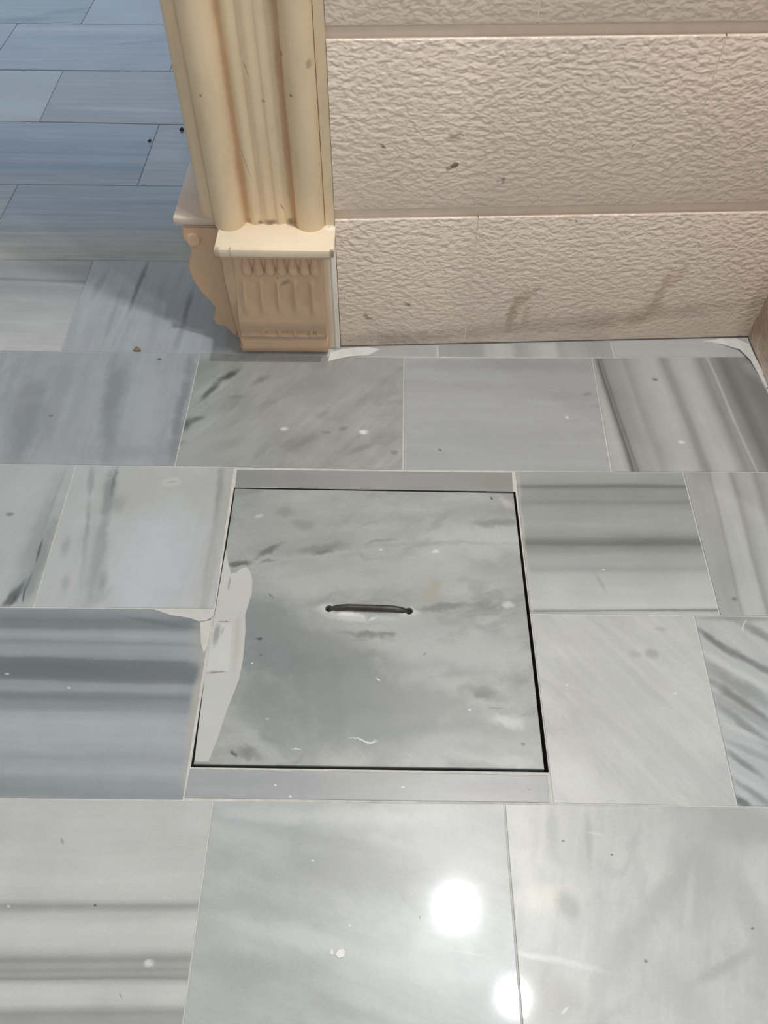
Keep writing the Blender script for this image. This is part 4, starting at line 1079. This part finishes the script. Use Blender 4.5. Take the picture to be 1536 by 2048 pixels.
# row of hanging drops under the cap
for k in range(7):
    x = -.2525 + k * .0208 + (.0 if k < 6 else -.002)
    bm = bmesh.new()
    rings = []
    for a in range(13):
        tz = a / 12
        z = .2595 - .052 * tz
        rr = (.0062 + .0042 * max(0, tz - .25) / .47) if tz < .72 else .0104 * math.sqrt(max(.02, 1 - ((tz - .72) / .28) ** 2))
        rings.append([bm.verts.new((x + rr * math.cos(q * PI / 6), 1.1995 + rr * 1.05 * math.sin(q * PI / 6), z)) for q in range(12)])
    for a in range(12):
        for q in range(12):
            bm.faces.new((rings[a][q], rings[a][(q + 1) % 12], rings[a + 1][(q + 1) % 12], rings[a + 1][q]))
    bm.faces.new(rings[-1])
    bm.faces.new(rings[0][::-1])
    o = obj('hanging_drop', bm, base_m, pil, smooth=True)
# plain margin left of the carving, set back
mar = [(1.268, .262), (1.2, .262), (1.203, .235), (1.200, .20), (1.206, .15), (1.214, .10), (1.222, .07), (1.226, .05), (1.229, .03), (1.230, .0), (1.268, 0.0)]
o = obj('front_margin', extrude_bm(mar, -.297, -.262, 'x', .002), base_m, pil)
smooth_by_angle(o, 40)
# bottom moulding in front
tor = [(1.268, .051), (1.221, .051)] + arc(1.2325, .026, .0165, .0235, 100, 255, 12) + [(1.230, .0004), (1.268, .0004)]
o = obj('base_moulding', extrude_bm(tor, -.292, -.118, 'x', .002), base_m, pil)
smooth_by_angle(o, 40)
# strip that returns to the wall
o = obj('return_strip', box_bm(-.1195, -.0945, 1.2415, 1.262, 0.0, .2668, .0015, 2), cap_m, pil)
smooth_by_angle(o)
# console on the doorway side
lp = [(-.29, .262), (-.371, .2625), (-.3765, .252), (-.3775, .243), (-.375, .232), (-.369, .223), (-.3675, .212), (-.369, .202), (-.3745, .19), (-.379, .173), (-.379, .158), (-.375, .142), (-.366, .118), (-.352, .096), (-.343, .078), (-.3435, .068), (-.349, .058), (-.3515, .048), (-.349, .038), (-.343, .033), (-.331, .031), (-.325, .022), (-.318, .01), (-.309, 0.0004), (-.29, .0004)]
o = obj('side_console', extrude_bm(lp, 1.2685, 1.45, 'y', .003), base_m, pil)
smooth_by_angle(o, 40)
bm = bmesh.new()
bmesh.ops.create_cone(bm, cap_ends=True, segments=24, radius1=.0135, radius2=.0115, depth=.006, matrix=Matrix.Translation((-.357, 1.2665, .236)) @ Matrix.Rotation(PI / 2, 4, 'X'))
o = obj('scroll_eye', bm, base_m, pil)
smooth_by_angle(o, 40)

# ------------------------------------------------------------------ access cover set in the floor
S = SLABS['slab']
RL = SHAPES['lines']
cov = empty('access_cover', (S['o'][0], S['o'][1], 0), 'square grey marble access cover with iron pull bar, set flush in the floor', 'hatch')
bm = prism_bm(S['q'], -.0318, 0.0, .0013, 2)
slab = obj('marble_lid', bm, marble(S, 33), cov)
h0 = SHAPES['h0']
hx = [(h0[0][0] - S['o'][0], h0[0][1] - S['o'][1]), (h0[1][0] - S['o'][0], h0[1][1] - S['o'][1])]
cut = bmesh.new()
for x, y in hx:
    bmesh.ops.create_cone(cut, cap_ends=True, segments=20, radius1=.0062, radius2=.0062, depth=.044, matrix=Matrix.Translation((x, y, 0)))
cm = bpy.data.meshes.new('cutter')
cut.to_mesh(cm)
cut.free()
co = bpy.data.objects.new('cutter', cm)
COL.objects.link(co)
co.parent = cov
md = slab.modifiers.new('holes', 'BOOLEAN')
md.object = co
md.operation = 'DIFFERENCE'
md.solver = 'EXACT'
bpy.context.view_layer.update()
dg = bpy.context.evaluated_depsgraph_get()
me2 = bpy.data.meshes.new_from_object(slab.evaluated_get(dg))
slab.modifiers.clear()
slab.data = me2
bpy.data.objects.remove(co)

iron = plain('dark_iron', (.062, .055, .048), .42, (300, .0008), .35, .55)


def tube(path, rad, n=12):
    bm = bmesh.new()
    rings = []
    pts = [Vector(p) for p in path]
    for i, p in enumerate(pts):
        d = (pts[min(i + 1, len(pts) - 1)] - pts[max(i - 1, 0)]).normalized()
        up = Vector((0, 1, 0))
        s = d.cross(up).normalized()
        v = s.cross(d).normalized()
        rings.append([bm.verts.new(p + rad * (math.cos(2 * PI * k / n) * s + math.sin(2 * PI * k / n) * v)) for k in range(n)])
    for a, b in zip(rings[:-1], rings[1:]):
        for k in range(n):
            bm.faces.new((a[k], a[(k + 1) % n], b[(k + 1) % n], b[k]))
    bm.faces.new(rings[0][::-1])
    bm.faces.new(rings[-1])
    return bm


(xa, ya), (xb, yb) = hx
path = []
for k in range(25):
    s = k / 24
    hgt = .0052 * sst(0, .26, s) * (1 - sst(.74, 1, s)) - .0045 * (1 - sst(0, .12, s)) - .0045 * sst(.88, 1, s)
    path.append((xa + .001 + (xb - xa - .002) * s, ya + (yb - ya) * s + .0008, hgt))
path = [(path[0][0], path[0][1], -.026)] + path + [(path[-1][0], path[-1][1], -.026)]
obj('pull_bar', tube(path, .0050), iron, cov, smooth=True)
ox, oy = S['o']


def line_spot(p, q, w, rgb, st):
    mx, my = (p[0] + q[0]) / 2 - ox, (p[1] + q[1]) / 2 - oy
    dx, dy = q[0] - p[0], q[1] - p[1]
    return (mx, my, math.atan2(dy, dx), math.hypot(dx, dy) / 2 + w, w, rgb, st)


GREY = (.20, .19, .17)
REP = paint('repair_filler', (.475, .475, .445), .5, spots=[line_spot(RL[0], RL[1], .0013, (.13, .12, .1), .9), line_spot(RL[2], RL[3], .0035, GREY, .8), line_spot(RL[4], RL[5], .0035, (.30, .30, .29), .7), line_spot(RL[6], RL[7], .003, (.24, .24, .23), .8), line_spot(RL[8], RL[9], .006, (.40, .385, .33), .6)], axes=(0, 1))
REP2 = paint('repair_chip', (.52, .52, .49), .5, spots=[line_spot(RL[10], RL[11], .005, (.24, .24, .23), .7), line_spot(RL[12], RL[13], .003, (.30, .30, .28), .7), line_spot(RL[14], RL[15], .0016, GREY, .8)], axes=(0, 1))
rf = obj('repair_fill', prism_bm([(x - ox, y - oy) for x, y in SHAPES['fill']], -.004, .0005, .0003, 1), REP, cov)
rc = obj('repair_piece', prism_bm([(x - ox, y - oy) for x, y in SHAPES['chip']], -.003, .0012, .0004, 1), REP2, cov)
rc['label'] = 'paler rectangular repair piece'

# ------------------------------------------------------------------ bits lying on the floor
def bit(name, loc, q, h, m, label, cat, rot=0.0):
    bm = prism_bm(q, 0.0, h, h * .4, 1)
    for v in bm.verts:
        v.co.z += .15 * h * math.sin(v.co.x * 900)
        v.co.z = max(v.co.z, 0)
    o = obj(name, bm, m, None, loc)
    o.rotation_euler = (0, 0, rot)
    o['label'] = label
    o['category'] = cat
    return o


lf = SHAPES['leaf']
dry = plain('dry_leaf', (.20, .155, .11), .8, (400, .001), .2)
bit('leaf_fragment', (lf[0], lf[1], .0004), [(-.008, -.004), (.001, -.006), (.008, -.003), (.004, .003), (-.002, .009), (-.005, .004)], .0045, dry, 'small brown dry leaf fragment on the joint left of the pilaster', 'leaf')
wht = plain('white_flake', (.78, .77, .72), .7, None, .05)
bit('paint_flake', (-.0485, .145, .0004), [(-.006, -.002), (-.002, -.0055), (.005, -.004), (.006, .002), (.003, .0055), (-.003, .004)], .0012, wht, 'larger white paint flake of the two on the marble tile', 'flake')
bit('paint_flake', (-.059, .1465, .0004), [(-.002, -.003), (.002, -.0035), (.0022, .001), (-.0015, .004)], .001, wht, 'smaller white paint flake of the two on the marble tile', 'flake')
drk = plain('dark_grit', (.05, .045, .045), .8, None, .1)
bit('grit', (-.563, 2.113, .0004), [(-.005, -.005), (.003, -.006), (.006, 0), (.002, .006), (-.004, .005)], .006, drk, 'dark grain of grit on the bluish floor beside the shaft', 'grit')
bit('grit', (-.640, 2.055, .0004), [(-.004, -.004), (.003, -.004), (.004, .002), (0, .005)], .004, drk, 'dark grain of grit in the joint between two bluish tiles', 'grit')

# ------------------------------------------------------------------ round lamps under the ceiling
def lamp(x, y, label, power=1.0):
    L = empty('ceiling_lamp', (x, y, HC), label, 'lamp')
    L['group'] = 'round ceiling lamps'
    bm = bmesh.new()
    bmesh.ops.create_cone(bm, cap_ends=True, segments=40, radius1=.095, radius2=.09, depth=.022, matrix=Matrix.Translation((0, 0, -.011)))
    obj('housing', bm, plain('lamp_housing', (.8, .8, .78), .4), L)
    bm = bmesh.new()
    bmesh.ops.create_cone(bm, cap_ends=True, segments=40, radius1=.037, radius2=.038, depth=.004, matrix=Matrix.Translation((0, 0, -.0245)))
    t = NT('lamp_glow')
    e = t.n('ShaderNodeEmission')
    e.inputs[0].default_value = (*LAMP_COLOR, 1)
    e.inputs[1].default_value = LAMP_POWER * power
    o = t.n('ShaderNodeOutputMaterial')
    t.l(e.outputs[0], o.inputs[0])
    obj('diffuser', bm, t.m, L)


lamp(.405, .844, 'round white ceiling lamp nearest the block wall')
lamp(.680, .429, 'round white ceiling lamp farther from the block wall', .32)
lamp(2.1, -.35, 'added unseen fill lamp on the ceiling beyond the short side wall', .45)  # added fill lamp, brightens the wall and pilaster front from the right
lamp(.95, -3.1, 'round white ceiling lamp farthest from the block wall', .65)
